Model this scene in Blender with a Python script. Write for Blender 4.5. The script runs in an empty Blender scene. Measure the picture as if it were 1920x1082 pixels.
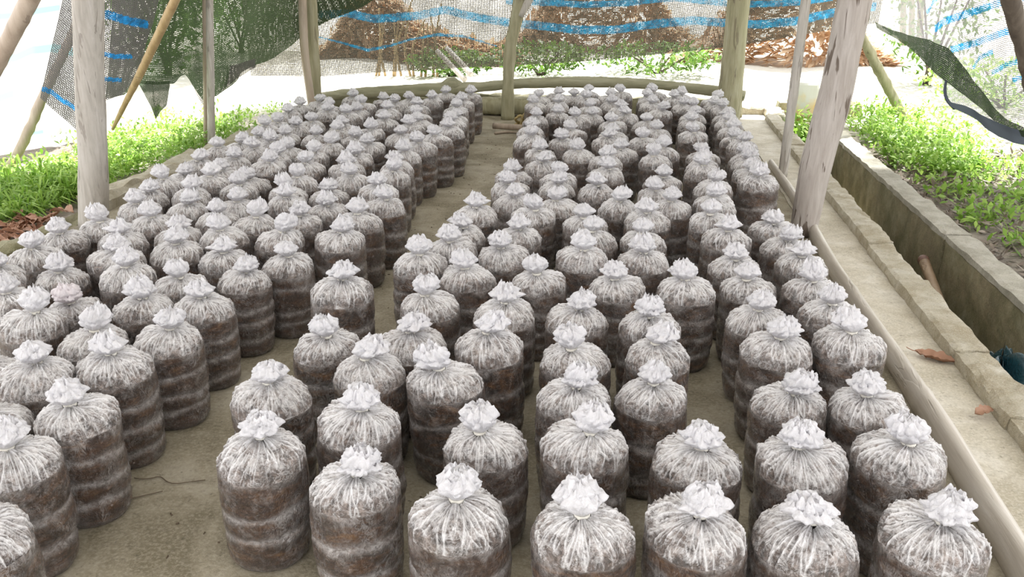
import bpy, bmesh, math, random
import numpy as np
from mathutils import Vector, Matrix
random.seed(7); rng = np.random.default_rng(7)
PI = math.pi
S = bpy.context.scene
COL = S.collection

# ------------------------------------------------------------------ camera
F, CX, CY, CAMZ = 1600.0, 960.0, 541.0, 1.3
PITCH, YAW = math.radians(20.650), math.radians(8.318)
cam_d = bpy.data.cameras.new('camera'); cam = bpy.data.objects.new('camera', cam_d); COL.objects.link(cam)
cam.location = (0, 0, CAMZ); cam.rotation_euler = (PI/2-PITCH, 0, YAW)
cam_d.sensor_width = 36; cam_d.lens = F/1920*36; cam_d.clip_start = .02; cam_d.clip_end = 300
S.camera = cam
# ------------------------------------------------------------------ sky, sun, exposure
SKY, SUN = 2.75, 18.0
w = bpy.data.worlds.new('world'); S.world = w; w.use_nodes = True
nt = w.node_tree; bg = nt.nodes['Background']
bg.inputs[0].default_value = (.98, .985, 1.0, 1); bg.inputs[1].default_value = SKY
sd = bpy.data.lights.new('sun', 'SUN'); sun = bpy.data.objects.new('sun', sd); COL.objects.link(sun)
sd.energy = SUN; sd.angle = math.radians(2.5); sd.color = (1, .97, .9)
sun.rotation_euler = Vector((.12, 1, 1.65)).to_track_quat('Z', 'Y').to_euler()
S.view_settings.view_transform = 'Standard'; S.view_settings.look = 'None'
S.view_settings.exposure = 0; S.view_settings.gamma = 1; S.view_settings.use_curve_mapping = False
S.cycles.max_bounces = 10; S.cycles.transparent_max_bounces = 24; S.cycles.diffuse_bounces = 5
S.cycles.sample_clamp_indirect = 6; S.cycles.caustics_reflective = False; S.cycles.caustics_refractive = False

# ------------------------------------------------------------------ helpers
_fh = np.array([-math.sin(YAW), math.cos(YAW), 0]); _r = np.array([math.cos(YAW), math.sin(YAW), 0]); _z = np.array([0, 0, 1.])
_f = _fh*math.cos(PITCH)-_z*math.sin(PITCH); _u = _fh*math.sin(PITCH)+_z*math.cos(PITCH); _c = np.array([0, 0, CAMZ])
def at(px, py, Y=None, z=None):
    """The point of the place that lies on the plane y=Y (or z=z) along a line of sight of the photograph."""
    d = _f*F+_r*(px-CX)-_u*(py-CY)
    t = Y/d[1] if Y is not None else (z-CAMZ)/d[2]
    return _c+d*t

def tag(o, label=None, cat=None, group=None, kind=None):
    if label: o['label'] = label
    if cat: o['category'] = cat
    if group: o['group'] = group
    if kind: o['kind'] = kind
    return o
def empty(name, loc=(0, 0, 0), rz=0):
    o = bpy.data.objects.new(name, None); COL.objects.link(o); o.location = loc; o.rotation_euler = (0, 0, rz)
    o.empty_display_size = .05
    return o
def mesh_np(name, V, Q, mats=(), attrs=None, smooth=True, T=None):
    me = bpy.data.meshes.new(name)
    V = np.asarray(V, dtype=np.float32); 
    faces = []
    Q = np.asarray(Q, dtype=np.int32).reshape(-1, 4) if Q is not None and len(Q) else np.zeros((0, 4), np.int32)
    T = np.asarray(T, dtype=np.int32).reshape(-1, 3) if T is not None and len(T) else np.zeros((0, 3), np.int32)
    me.vertices.add(len(V)); me.vertices.foreach_set('co', V.ravel())
    nl = Q.size+T.size
    me.loops.add(nl); me.loops.foreach_set('vertex_index', np.concatenate([Q.ravel(), T.ravel()]))
    me.polygons.add(len(Q)+len(T))
    st = np.concatenate([np.arange(len(Q))*4, len(Q)*4+np.arange(len(T))*3]).astype(np.int32)
    me.polygons.foreach_set('loop_start', st)
    me.update(calc_edges=True); me.validate()
    if smooth: me.polygons.foreach_set('use_smooth', np.ones(len(me.polygons), bool))
    for k, a in (attrs or {}).items():
        at_ = me.attributes.new(k, 'FLOAT', 'POINT'); at_.data.foreach_set('value', np.asarray(a, np.float32).ravel())
    for m in mats: me.materials.append(m)
    return me
def link(name, me, parent=None, loc=None):
    o = bpy.data.objects.new(name, me); COL.objects.link(o)
    if parent: o.parent = parent
    if loc is not None: o.location = loc
    return o
def grid_faces(nu, nv, wrap=False):
    """quads for an nv x nu vertex grid (row major); wrap joins the last column to the first"""
    i = np.arange(nv-1)[:, None]; j = np.arange(nu if wrap else nu-1)[None, :]
    a = i*nu+j; b = i*nu+(j+1) % nu
    return np.stack([a, b, b+nu, a+nu], -1).reshape(-1, 4)
def snoise(x, y, z, seed=0, n=7, f=1.0):
    """cheap smooth noise: a sum of random plane waves, about -1..1"""
    g = np.random.default_rng(seed); s = 0
    for _ in range(n):
        k = g.normal(size=3)*f; s = s+np.sin(k[0]*x+k[1]*y+k[2]*z+g.uniform(0, 6.28))
    return s/math.sqrt(n/2)/1.6
def tube(name, pts, rad, mat, seg=20, nlen=None, rough=0., rfreq=40, seed=1, nodes=None, flat=1.0, parent=None, cap=True):
    """a round pole along points, its radius given at each point, with uneven skin and optional bamboo nodes"""
    pts = np.array(pts, float); rad = np.array(rad, float)
    d = np.r_[0, np.cumsum(np.linalg.norm(np.diff(pts, axis=0), axis=1))]
    n = nlen or max(8, int(d[-1]/.04)); t = np.linspace(0, d[-1], n)
    # smooth interpolation
    P = np.stack([np.interp(t, d, pts[:, k]) for k in range(3)], 1); R = np.interp(t, d, rad)
    if len(pts) > 2:
        for _ in range(max(2, n//14)):
            P[1:-1] = (P[:-2]+P[1:-1]*2+P[2:])/4
    T = np.gradient(P, axis=0); T /= np.linalg.norm(T, axis=1)[:, None]
    up = np.array([0, 1., 0]) if abs(T[0][1]) < .8 else np.array([1., 0, 0])
    A = np.cross(T, up); A /= np.linalg.norm(A, axis=1)[:, None]; B = np.cross(T, A)
    if nodes:
        for q in nodes: R = R*(1+.13*np.exp(-((t/d[-1]-q)*d[-1]/.012)**2)-.05*np.exp(-((t/d[-1]-q)*d[-1]/.035)**2))
    th = np.arange(seg)/seg*2*PI
    X = P[:, None]+(np.cos(th)[None, :, None]*A[:, None]+flat*np.sin(th)[None, :, None]*B[:, None])*R[:, None, None]
    X = X.reshape(-1, 3)
    if rough:
        nn = snoise(X[:, 0], X[:, 1], X[:, 2], seed, 9, rfreq)+.5*snoise(X[:, 0], X[:, 1], X[:, 2], seed+1, 9, rfreq*2.6)
        dirn = (X-np.repeat(P, seg, 0)); dirn /= np.linalg.norm(dirn, axis=1)[:, None]
        X = X+dirn*(nn*rough)[:, None]
    Q = grid_faces(seg, n, True)
    V = X
    Tt = []
    if cap:
        V = np.vstack([X, P[0]-T[0]*R[0]*.08, P[-1]+T[-1]*R[-1]*.08])
        a = len(X); b = a+1
        for j in range(seg):
            Tt.append((a, (j+1) % seg, j)); Tt.append((b, (n-1)*seg+j, (n-1)*seg+(j+1) % seg))
    c = np.concatenate([np.repeat(t, seg), [0, d[-1]]]) if cap else np.repeat(t, seg)
    me = mesh_np(name, V, Q, [mat], {'along': c}, True, Tt)
    return link(name, me, parent)
def fix_normals(o):
    bm = bmesh.new(); bm.from_mesh(o.data); bmesh.ops.recalc_face_normals(bm, faces=bm.faces); bm.to_mesh(o.data); bm.free(); return o
def slab(name, x0, x1, y0, y1, z0, z1, mat, parent=None, res=.05, rough=.004, rf=18, seed=3, bev=.012, kind=None):
    """an uneven cast-concrete block: finely cut box with worn edges"""
    nx, ny, nz = [max(1, int(round(abs(b-a)/res))) for a, b in ((x0, x1), (y0, y1), (z0, z1))]
    bm = bmesh.new()
    def face(o, a, na, b, nb):
        o, a, b = map(Vector, (o, a, b)); vs = [[bm.verts.new(o+a*i/na+b*j/nb) for j in range(nb+1)] for i in range(na+1)]
        for i in range(na):
            for j in range(nb): bm.faces.new((vs[i][j], vs[i+1][j], vs[i+1][j+1], vs[i][j+1]))
    dx, dy, dz = x1-x0, y1-y0, z1-z0
    face((x0, y0, z1), (dx, 0, 0), nx, (0, dy, 0), ny); face((x0, y0, z0), (0, dy, 0), ny, (dx, 0, 0), nx)
    face((x0, y0, z0), (dx, 0, 0), nx, (0, 0, dz), nz); face((x0, y1, z0), (0, 0, dz), nz, (dx, 0, 0), nx)
    face((x0, y0, z0), (0, 0, dz), nz, (0, dy, 0), ny); face((x1, y0, z0), (0, dy, 0), ny, (0, 0, dz), nz)
    bmesh.ops.remove_doubles(bm, verts=bm.verts, dist=1e-5)
    X = np.array([v.co[:] for v in bm.verts])
    c = np.array([(x0+x1)/2, (y0+y1)/2, (z0+z1)/2]); h = np.array([dx, dy, dz])/2
    q = np.abs(X-c)/h
    edge = ((q > .999).sum(1) >= 2)
    nse = snoise(X[:, 0], X[:, 1], X[:, 2], seed, 9, rf)
    off = np.stack([snoise(X[:, 0], X[:, 1], X[:, 2], seed+k, 9, rf*1.7) for k in (1, 2, 3)], 1)*rough
    off[edge] -= (np.sign(X-c)*(q > .999)*bev*(.6+.6*nse[:, None]))[edge]
    off[X[:, 2] < z0+1e-4, 2] = 0
    X = X+off
    for v, p in zip(bm.verts, X): v.co = p
    me = bpy.data.meshes.new(name); bm.to_mesh(me); bm.free(); me.materials.append(mat)
    o = link(name, me, parent)
    if kind: o['kind'] = kind
    return o

def wrapn(th, z, seed, kmax, fz, n=9):
    """noise on a cylinder: whole-number waves round it so that it closes"""
    g = np.random.default_rng(seed); s = 0
    for _ in range(n):
        s = s+np.sin(g.integers(1, kmax+1)*g.choice([-1, 1])*th+g.normal()*fz*z+g.uniform(0, 6.28))
    return s/math.sqrt(n/2)/1.6
# ------------------------------------------------------------------ materials
class N:
    """tiny node-graph builder"""
    def __init__(s, name):
        s.m = bpy.data.materials.new(name); s.m.use_nodes = True; s.t = s.m.node_tree; s.t.nodes.clear()
        s.out = s.t.nodes.new('ShaderNodeOutputMaterial')
    def n(s, typ, ins=None, **kw):
        x = s.t.nodes.new(typ)
        for k, v in kw.items(): setattr(x, k, v)
        for k, v in (ins or {}).items(): s.set(x.inputs[k], v)
        return x
    def set(s, sock, v):
        if isinstance(v, bpy.types.NodeSocket): s.t.links.new(v, sock)
        else: sock.default_value = v if not isinstance(v, tuple) or len(v) != 3 or sock.type != 'RGBA' else (*v, 1)
    def coord(s, kind='Object', scale=(1, 1, 1)):
        c = s.n('ShaderNodeTexCoord').outputs[kind]
        return s.n('ShaderNodeMapping', {'Vector': c, 'Scale': scale}).outputs[0]
    def noise(s, vec, scale, detail=4, rough=.6, dist=0): return s.n('ShaderNodeTexNoise', {'Vector': vec, 'Scale': scale, 'Detail': detail, 'Roughness': rough, 'Distortion': dist}).outputs[0]
    def ramp(s, fac, stops, interp='LINEAR'):
        r = s.n('ShaderNodeValToRGB'); r.color_ramp.interpolation = interp; e = r.color_ramp.elements
        while len(e) < len(stops): e.new(.5)
        for i, (p, c) in enumerate(stops):
            e[i].position = p; e[i].color = (*c, 1) if isinstance(c, tuple) else (c, c, c, 1)
        s.set(r.inputs[0], fac); return r.outputs[0]
    def mix(s, f, a, b, blend='MIX'):
        x = s.n('ShaderNodeMix', data_type='RGBA', blend_type=blend); s.set(x.inputs[0], f); s.set(x.inputs[6], a); s.set(x.inputs[7], b); return x.outputs[2]
    def math(s, op, a, b=0., c=0., clamp=False):
        x = s.n('ShaderNodeMath', operation=op, use_clamp=clamp); s.set(x.inputs[0], a); s.set(x.inputs[1], b); s.set(x.inputs[2], c); return x.outputs[0]
    def attr(s, name): return s.n('ShaderNodeAttribute', attribute_name=name).outputs['Fac']
    def bump(s, h, strength=.4, dist=.01): return s.n('ShaderNodeBump', {'Height': h, 'Strength': strength, 'Distance': dist}).outputs[0]
    def pbr(s, **kw):
        p = s.n('ShaderNodeBsdfPrincipled')
        for k, v in kw.items(): s.set(p.inputs[k.replace('_', ' ')], v)
        return p.outputs[0]
    def done(s, sh): s.t.links.new(sh, s.out.inputs[0]); return s.m
def concrete(name, c1, c2, c3, scale=1., bs=.5, moss=0.):
    g = N(name); v = g.coord()
    a = g.noise(v, 3.2*scale, 6, .62, .4); b = g.noise(v, 11*scale, 6, .7, .2); d = g.noise(v, 90*scale, 3, .7)
    col = g.ramp(a, [(.38, c1), (.52, c2), (.64, c3)])
    col = g.mix(g.ramp(b, [(.5, 0.), (.72, .55)]), col, tuple(x*.62 for x in c2))
    col = g.mix(g.ramp(g.noise(v, 26*scale, 5, .75), [(.6, 0.), (.68, .7)]), col, tuple(x*.4 for x in c1))
    col = g.mix(g.math('MULTIPLY', g.ramp(g.noise(v, 38*scale, 4, .8), [(.36, .8), (.46, 0.)]), .45), col, tuple(x*.55 for x in c1))
    col = g.mix(g.math('MULTIPLY', g.ramp(d, [(.35, 1.), (.55, 0.)]), .4), col, tuple(min(1, x*1.25) for x in c3))
    if moss: col = g.mix(g.math('MULTIPLY', g.ramp(g.noise(v, 5, 5, .7), [(.4, 0.), (.62, 1.)]), moss), col, (.075, .085, .03))
    h = g.math('ADD', b, g.math('MULTIPLY', d, .45))
    return g.done(g.pbr(Base_Color=col, Roughness=g.ramp(b, [(.3, .6), (.7, .85)]), Normal=g.bump(h, bs, .012)))
M = {}
M['floor'] = concrete('floor_concrete', (.18, .155, .10), (.31, .275, .20), (.40, .365, .29), 1.1, .35)
M['walk'] = concrete('walkway_concrete', (.42, .38, .29), (.54, .50, .41), (.63, .60, .53), 1.3, .45)
M['curb'] = concrete('curb_mortar', (.34, .29, .19), (.47, .43, .33), (.56, .53, .45), 2.5, .9)
M['wall'] = concrete('mossy_concrete', (.17, .14, .085), (.25, .215, .13), (.33, .30, .21), 1.6, .5, .5)
M['walltop'] = concrete('wall_top_concrete', (.32, .30, .24), (.42, .40, .33), (.50, .48, .42), 2.5, .9)
M['oldstep'] = concrete('olive_stained_concrete', (.17, .16, .08), (.26, .24, .14), (.36, .34, .24), 2.2, .6, .3)

def wood(name, c1, c2, c3, stretch=(1, 1, .12), scale=22, cracks=.5, rough=.75, crackc=(.09, .06, .04), ct=.64):
    g = N(name); v = g.coord('Object', stretch)
    a = g.noise(v, scale, 6, .65, .5); b = g.noise(v, scale*3.5, 4, .7)
    col = g.ramp(a, [(.3, c1), (.5, c2), (.7, c3)])
    cr = g.ramp(g.noise(v, scale*.7, 3, .55, 1.2), [(ct, 0.), (ct+.03, 1.)])
    col = g.mix(g.math('MULTIPLY', cr, cracks), col, crackc)
    col = g.mix(g.math('MULTIPLY', g.ramp(b, [(.5, 0.), (.75, 1.)]), .3), col, c1)
    h = g.math('SUBTRACT', g.math('MULTIPLY', a, .6), g.math('MULTIPLY', cr, .5))
    return g.done(g.pbr(Base_Color=col, Roughness=rough, Normal=g.bump(h, .5, .01)))
M['palewood'] = wood('weathered_pale_timber', (.36, .335, .30), (.47, .44, .40), (.56, .53, .50), cracks=.4, scale=40, ct=.61)
M['cracked'] = wood('cracked_pale_timber', (.33, .29, .26), (.43, .39, .36), (.52, .48, .45), cracks=.85, scale=34, ct=.6)
M['olivewood'] = wood('green_tinged_timber', (.22, .21, .12), (.33, .31, .2), (.42, .40, .29), cracks=.5)
M['beam'] = wood('green_tinged_log', (.2, .2, .12), (.31, .3, .2), (.38, .37, .27), stretch=(.12, 1, 1), cracks=.3)
M['darkpole'] = wood('dark_brown_pole', (.06, .045, .035), (.1, .08, .06), (.16, .13, .1))
M['bamboo'] = wood('dry_bamboo', (.33, .23, .11), (.46, .33, .17), (.58, .44, .25), cracks=.35, rough=.45, scale=14)
M['bamboogrey'] = wood('grey_brown_bamboo', (.3, .24, .18), (.42, .34, .27), (.52, .44, .36), cracks=.3, rough=.5, scale=14)
M['gutter'] = wood('smooth_pale_split_bamboo', (.40, .36, .30), (.55, .51, .45), (.64, .61, .56), stretch=(1, .08, 1), cracks=.12, rough=.35)
M['handle'] = wood('worn_tool_handle', (.2, .13, .08), (.33, .24, .16), (.42, .33, .24), stretch=(.3, .3, .3), cracks=.1, rough=.4)
M['handlecap'] = wood('dark_red_brown_wood', (.10, .05, .04), (.15, .08, .06), (.2, .11, .08), cracks=.1, rough=.4)

# ---- the bags: film over brown substrate
def bag_body():
    g = N('film_over_brown_substrate'); v = g.coord()
    rnd = g.n('ShaderNodeObjectInfo').outputs['Random']
    off = g.n('ShaderNodeCombineXYZ', {'X': g.math('MULTIPLY', rnd, 37.), 'Y': g.math('MULTIPLY', rnd, 91.), 'Z': 0.}).outputs[0]
    v2 = g.n('ShaderNodeVectorMath', {0: v, 1: off}, operation='ADD').outputs[0]
    st = g.n('ShaderNodeMapping', {'Vector': v2, 'Scale': (1, 1, 2.6)}).outputs[0]
    a = g.noise(st, 16, 6, .7, .6); fine = g.noise(st, 120, 4, .75, .8)
    brown = g.ramp(a, [(.3, (.010, .006, .005)), (.46, (.026, .013, .008)), (.58, (.085, .037, .015)), (.72, (.25, .13, .05))])
    brown = g.mix(g.math('MULTIPLY', rnd, .5), brown, (.06, .035, .027))
    brown = g.mix(g.ramp(fine, [(.48, .0), (.72, .5)]), brown, (.22, .15, .11))
    patch = g.noise(v2, 22, 5, .8, .5)
    band = g.attr('band')
    haze = g.math('ADD', g.math('MULTIPLY', band, .85), g.math('MULTIPLY', g.ramp(patch, [(.5, 0.), (.7, 1.)]), .5))
    haze = g.math('MULTIPLY', haze, g.ramp(g.noise(v2, 75, 4, .8, .7), [(.34, .15), (.6, 1.)]), clamp=True)
    col = g.mix(g.math('MULTIPLY', haze, .84), brown, (.58, .55, .54))
    crink = g.n('ShaderNodeTexVoronoi', {'Vector': v2, 'Scale': 55., 'Randomness': 1.}, feature='DISTANCE_TO_EDGE').outputs[0]
    h = g.math('ADD', g.math('MULTIPLY', g.noise(v2, 60, 5, .7, 1.), .8), g.math('MULTIPLY', crink, .8))
    cz = g.n('ShaderNodeMapping', {'Vector': v2, 'Scale': (1.6, 1.6, .8), 'Rotation': (.5, .3, .2)}).outputs[0]
    rn = g.noise(cz, 42, 5, .65, 1.4); rid = g.math('SUBTRACT', 1., g.math('MULTIPLY', g.math('ABSOLUTE', g.math('SUBTRACT', rn, .5)), 9.), clamp=True)
    crs_glint = g.math('MULTIPLY', g.math('POWER', rid, 3.), g.ramp(g.noise(v2, 13, 3, .6), [(.52, 0.), (.66, 1.)]))
    col = g.mix(g.math('MULTIPLY', crs_glint, .42), col, (.7, .68, .68))  # whitened film creases, doubling as glints painted into the colour
    h = g.math('ADD', h, g.math('MULTIPLY', rid, .6))
    hc = g.math('ADD', g.math('MULTIPLY', g.noise(cz, 24, 2, .5, .8), 1.), g.math('MULTIPLY', rid, .22))
    nb = g.bump(hc, 1., .05)
    return g.done(g.pbr(Base_Color=col, Roughness=.45, Normal=g.bump(h, .6, .01), Coat_Weight=1., Coat_IOR=1.55, Coat_Roughness=.04, Coat_Normal=nb))
M['body'] = bag_body()
def bag_dome():
    g = N('gathered_milky_film'); v = g.coord()
    rnd = g.n('ShaderNodeObjectInfo').outputs['Random']
    off = g.n('ShaderNodeCombineXYZ', {'X': g.math('MULTIPLY', rnd, 53.), 'Y': g.math('MULTIPLY', rnd, 17.), 'Z': 0.}).outputs[0]
    v2 = g.n('ShaderNodeVectorMath', {0: v, 1: off}, operation='ADD').outputs[0]
    fold = g.attr('fold'); up = g.attr('up')
    under = g.ramp(g.noise(v2, 40, 5, .75, .4), [(.34, (.02, .015, .013)), (.5, (.09, .062, .05)), (.66, (.30, .24, .21))])
    f = g.math('ADD', g.math('MULTIPLY', fold, .72), g.math('MULTIPLY', g.math('SUBTRACT', g.noise(v2, 34, 6, .85, 1.2), .44), 2.1))
    f = g.math('ADD', f, g.math('MULTIPLY', up, .38))
    f = g.ramp(f, [(.16, .02), (.38, .42), (.74, .95)])
    col = g.mix(f, under, (.80, .79, .80))
    rn = g.noise(v2, 60, 4, .65, 1.6); rid = g.math('SUBTRACT', 1., g.math('MULTIPLY', g.math('ABSOLUTE', g.math('SUBTRACT', rn, .5)), 10.), clamp=True)
    crs_glint = g.math('MULTIPLY', g.math('POWER', rid, 3.), g.ramp(g.noise(v2, 18, 3, .6), [(.42, 0.), (.6, 1.)]))
    col = g.mix(g.math('MULTIPLY', crs_glint, .5), col, (.88, .87, .88))  # pale crease lines in the film, also standing in for glints
    h = g.math('ADD', fold, g.math('MULTIPLY', g.noise(v2, 95, 4, .75, 1.), .9))
    return g.done(g.pbr(Base_Color=col, Roughness=.38, Normal=g.bump(h, .5, .008), Coat_Weight=1., Coat_IOR=1.8, Coat_Roughness=.07, Coat_Normal=g.bump(h, 1., .025)))
M['dome'] = bag_dome()
def tuft_mat(name, c, ca):
    g = N(name); v = g.coord()
    f = g.noise(v, 70, 4, .7, .8)
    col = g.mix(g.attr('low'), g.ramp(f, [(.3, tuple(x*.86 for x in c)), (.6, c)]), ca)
    nb = g.bump(f, .6, .008)
    p = g.pbr(Base_Color=col, Roughness=.33, Normal=nb)
    t = g.n('ShaderNodeBsdfTranslucent', {'Color': col, 'Normal': nb}).outputs[0]
    return g.done(g.n('ShaderNodeMixShader', {0: .35, 1: p, 2: t}).outputs[0])
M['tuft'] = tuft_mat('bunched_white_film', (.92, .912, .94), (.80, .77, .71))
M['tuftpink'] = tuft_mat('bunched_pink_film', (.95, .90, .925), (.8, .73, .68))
g = N('pale_string'); M['tie'] = g.done(g.pbr(Base_Color=(.74, .71, .64), Roughness=.7))

# ---- nets and sheets
def net(name, thread, density, stripe=(.03, .33, .75), tw=160., trans=.35, weave=True):
    """shade net: woven threads with open holes, the blue bands a denser weave; 'stripe' marks the bands"""
    g = N(name); uv = g.n('ShaderNodeUVMap').outputs[0]
    st = g.attr('stripe')
    w1 = g.n('ShaderNodeTexWave', {'Vector': uv, 'Scale': tw*.8, 'Distortion': 1.2, 'Detail': 2., 'Detail Scale': 1.5}, bands_direction='X').outputs[1]
    w2 = g.n('ShaderNodeTexWave', {'Vector': uv, 'Scale': tw*.8, 'Distortion': 1.2, 'Detail': 2., 'Detail Scale': 1.5}, bands_direction='Y').outputs[1]
    nz = g.noise(uv, tw*2.6, 3, .7); nb = g.noise(uv, tw*.16, 3, .6)
    v = g.math('ADD', g.math('MULTIPLY', g.math('MAXIMUM', w1, w2), .6), g.math('MULTIPLY', w1, .4)) if weave else nz
    s = g.math('ADD', g.math('MULTIPLY', v, .55), g.math('ADD', g.math('MULTIPLY', nz, .7), g.math('MULTIPLY', nb, .35)))
    s = g.math('ADD', s, g.math('MULTIPLY', g.ramp(st, [(.3, 0.), (.6, 1.)]), .10))
    thr = 1.28-density*.6
    a = g.ramp(g.math('SUBTRACT', s, thr-.5), [(.42, 0.), (.58, 1.)])
    sc = g.mix(g.ramp(g.noise(uv, 30, 4, .75), [(.4, 0.), (.62, 1.)]), tuple(x*.35+.02 for x in stripe), stripe)
    col = g.mix(g.ramp(g.math('ADD', st, g.math('MULTIPLY', g.math('SUBTRACT', nz, .5), .5)), [(.35, 0.), (.55, 1.)]), thread, sc)
    d = g.n('ShaderNodeBsdfDiffuse', {'Color': col}).outputs[0]; t = g.n('ShaderNodeBsdfTranslucent', {'Color': col}).outputs[0]
    cl = g.n('ShaderNodeMixShader', {0: trans, 1: d, 2: t}).outputs[0]
    tr = g.n('ShaderNodeBsdfTransparent').outputs[0]
    return g.done(g.n('ShaderNodeMixShader', {0: a, 1: tr, 2: cl}).outputs[0])
M['net'] = net('dark_woven_shade_net', (.085, .08, .065), .92, (.025, .25, .45), tw=62., trans=.35)
M['netdense'] = net('doubled_dark_green_net', (.06, .085, .045), 1.11, (.02, .3, .6), tw=60., trans=.3)
M['netlight'] = net('pale_worn_net', (.17, .16, .16), .97, (.03, .33, .8), tw=60., trans=.4)
M['netright'] = net('pale_striped_net', (.34, .33, .35), .80, (.03, .38, .8), tw=70., trans=.45)
M['netfold'] = net('folded_dark_net', (.06, .085, .05), 1.14, tw=110., trans=.35)
M['nethem'] = net('grey_net_hem', (.13, .15, .19), 1.5, tw=110., trans=.3)
def roofnet():
    g = N('translucent_roof_sheet')
    c = (.66, .65, .64)
    d = g.n('ShaderNodeBsdfDiffuse', {'Color': c}).outputs[0]; t = g.n('ShaderNodeBsdfTranslucent', {'Color': c}).outputs[0]
    return g.done(g.n('ShaderNodeMixShader', {0: .145, 1: d, 2: t}).outputs[0])
M['roof'] = roofnet()
def tarp():
    g = N('white_and_cyan_tarpaulin'); st = g.attr('stripe')
    col = g.mix(g.ramp(st, [(.35, 0.), (.65, 1.)]), (.85, .86, .88), (.36, .72, .8))
    d = g.n('ShaderNodeBsdfDiffuse', {'Color': col}).outputs[0]; t = g.n('ShaderNodeBsdfTranslucent', {'Color': col}).outputs[0]
    return g.done(g.n('ShaderNodeMixShader', {0: .5, 1: d, 2: t}).outputs[0])
M['tarp'] = tarp()
# ---- outside
def soil():
    g = N('sandy_soil_with_litter'); v = g.coord()
    a = g.noise(v, .9, 5, .65, .5); b = g.noise(v, 24, 6, .8, .6); c = g.noise(v, 5, 5, .7)
    col = g.ramp(b, [(.33, (.05, .035, .03)), (.5, (.2, .15, .12)), (.66, (.42, .36, .31))])
    col = g.mix(g.ramp(a, [(.35, .0), (.6, .75)]), col, (.5, .46, .40))
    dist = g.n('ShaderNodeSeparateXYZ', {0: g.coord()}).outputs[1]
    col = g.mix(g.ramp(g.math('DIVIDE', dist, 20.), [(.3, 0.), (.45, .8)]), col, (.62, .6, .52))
    return g.done(g.pbr(Base_Color=col, Roughness=.95, Normal=g.bump(b, .8, .03)))
M['soil'] = soil()
def leafm(name, c1, c2, tr=.4):
    g = N(name); v = g.coord(); f = g.noise(v, 4.5, 4, .7)
    f2 = g.attr('vary')
    col = g.mix(f2, c1, c2); col = g.mix(g.ramp(f, [(.35, 0.), (.65, .5)]), col, tuple(x*.6 for x in c1))
    p = g.pbr(Base_Color=col, Roughness=.5)
    t = g.n('ShaderNodeBsdfTranslucent', {'Color': col}).outputs[0]
    return g.done(g.n('ShaderNodeMixShader', {0: tr, 1: p, 2: t}).outputs[0])
M['grass'] = leafm('fresh_green_leaves', (.19, .38, .04), (.48, .68, .15))
M['bushleaf'] = leafm('shrub_leaves', (.07, .17, .02), (.2, .34, .05))
M['dryleaf'] = leafm('dry_brown_leaf', (.36, .17, .1), (.5, .3, .2), .2)
M['litter'] = leafm('grey_brown_litter', (.12, .085, .06), (.42, .36, .3), .1)
M['brownbank'] = leafm('dry_orange_brown_leaves', (.52, .31, .17), (.80, .64, .46), .5)
g = N('petrol_blue_plastic'); v = g.coord()
M['bluebag'] = g.done(g.pbr(Base_Color=(.015, .06, .08), Roughness=.22, Normal=g.bump(g.noise(v, 25, 4, .6, 1.), .7, .02), Coat_Weight=.6, Coat_Roughness=.1))
g = N('frayed_yellow_rope'); v = g.coord()
M['rope'] = g.done(g.pbr(Base_Color=g.ramp(g.noise(v, 60, 4), [(.35, (.3, .22, .08)), (.65, (.5, .4, .2))]), Roughness=.8))
g = N('dark_root'); M['root'] = g.done(g.pbr(Base_Color=(.12, .085, .055), Roughness=.8))
g = N('yellow_stained_slab'); v = g.coord(); z = g.n('ShaderNodeSeparateXYZ', {0: v}).outputs[2]
cc = g.ramp(g.math('ADD', g.math('MULTIPLY', z, 2.2), g.noise(v, 9, 4)), [(.5, (.7, .5, .22)), (.95, (.62, .62, .58))])
M['yslab'] = g.done(g.pbr(Base_Color=cc, Roughness=.8))
# ------------------------------------------------------------------ the ground, floor, channel
def terrain(name, x0, x1, y0, y1, res, z, mat, amp=.02, seed=5, fine=.0):
    nx, ny = int((x1-x0)/res)+1, int((y1-y0)/res)+1
    X, Y = np.meshgrid(np.linspace(x0, x1, nx), np.linspace(y0, y1, ny))
    Z = z+amp*snoise(X, Y, 0, seed, 8, 2.2)+fine*snoise(X, Y, 0, seed+3, 10, 16)
    o = link(name, mesh_np(name, np.stack([X, Y, Z], -1).reshape(-1, 3), grid_faces(nx, ny), [mat])); o['kind'] = 'structure'; return o
slab('floor', -2.98, 1.15, -1.2, 8.25, -.34, 0, M['floor'], res=.12, rough=.0018, rf=5, bev=.004, kind='structure')
# pale screed of the walkway between the right bed and the kerb, a skin of its own over the slab
slab('walkway', .90, 1.16, -1.2, 8.9, -.02, .008, M['walk'], res=.06, rough=.002, rf=9, bev=.002, kind='structure')
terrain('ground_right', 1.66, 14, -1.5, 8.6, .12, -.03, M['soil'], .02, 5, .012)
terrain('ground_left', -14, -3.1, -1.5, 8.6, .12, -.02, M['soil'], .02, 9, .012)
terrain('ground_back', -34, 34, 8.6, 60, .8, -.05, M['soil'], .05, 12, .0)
slab('ground_behind_slab', -3.1, 1.66, 8.2, 8.9, -.4, -.04, M['soil'], res=.2, rough=.01, kind='structure')
slab('channel_floor', 1.15, 1.6, -1.2, 8.6, -.45, -.36, M['wall'], res=.15, rough=.004, kind='structure')
slab('kerb_face', 1.145, 1.225, -1.2, 8.3, -.4, .012, M['wall'], res=.1, rough=.003, kind='structure')
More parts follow.
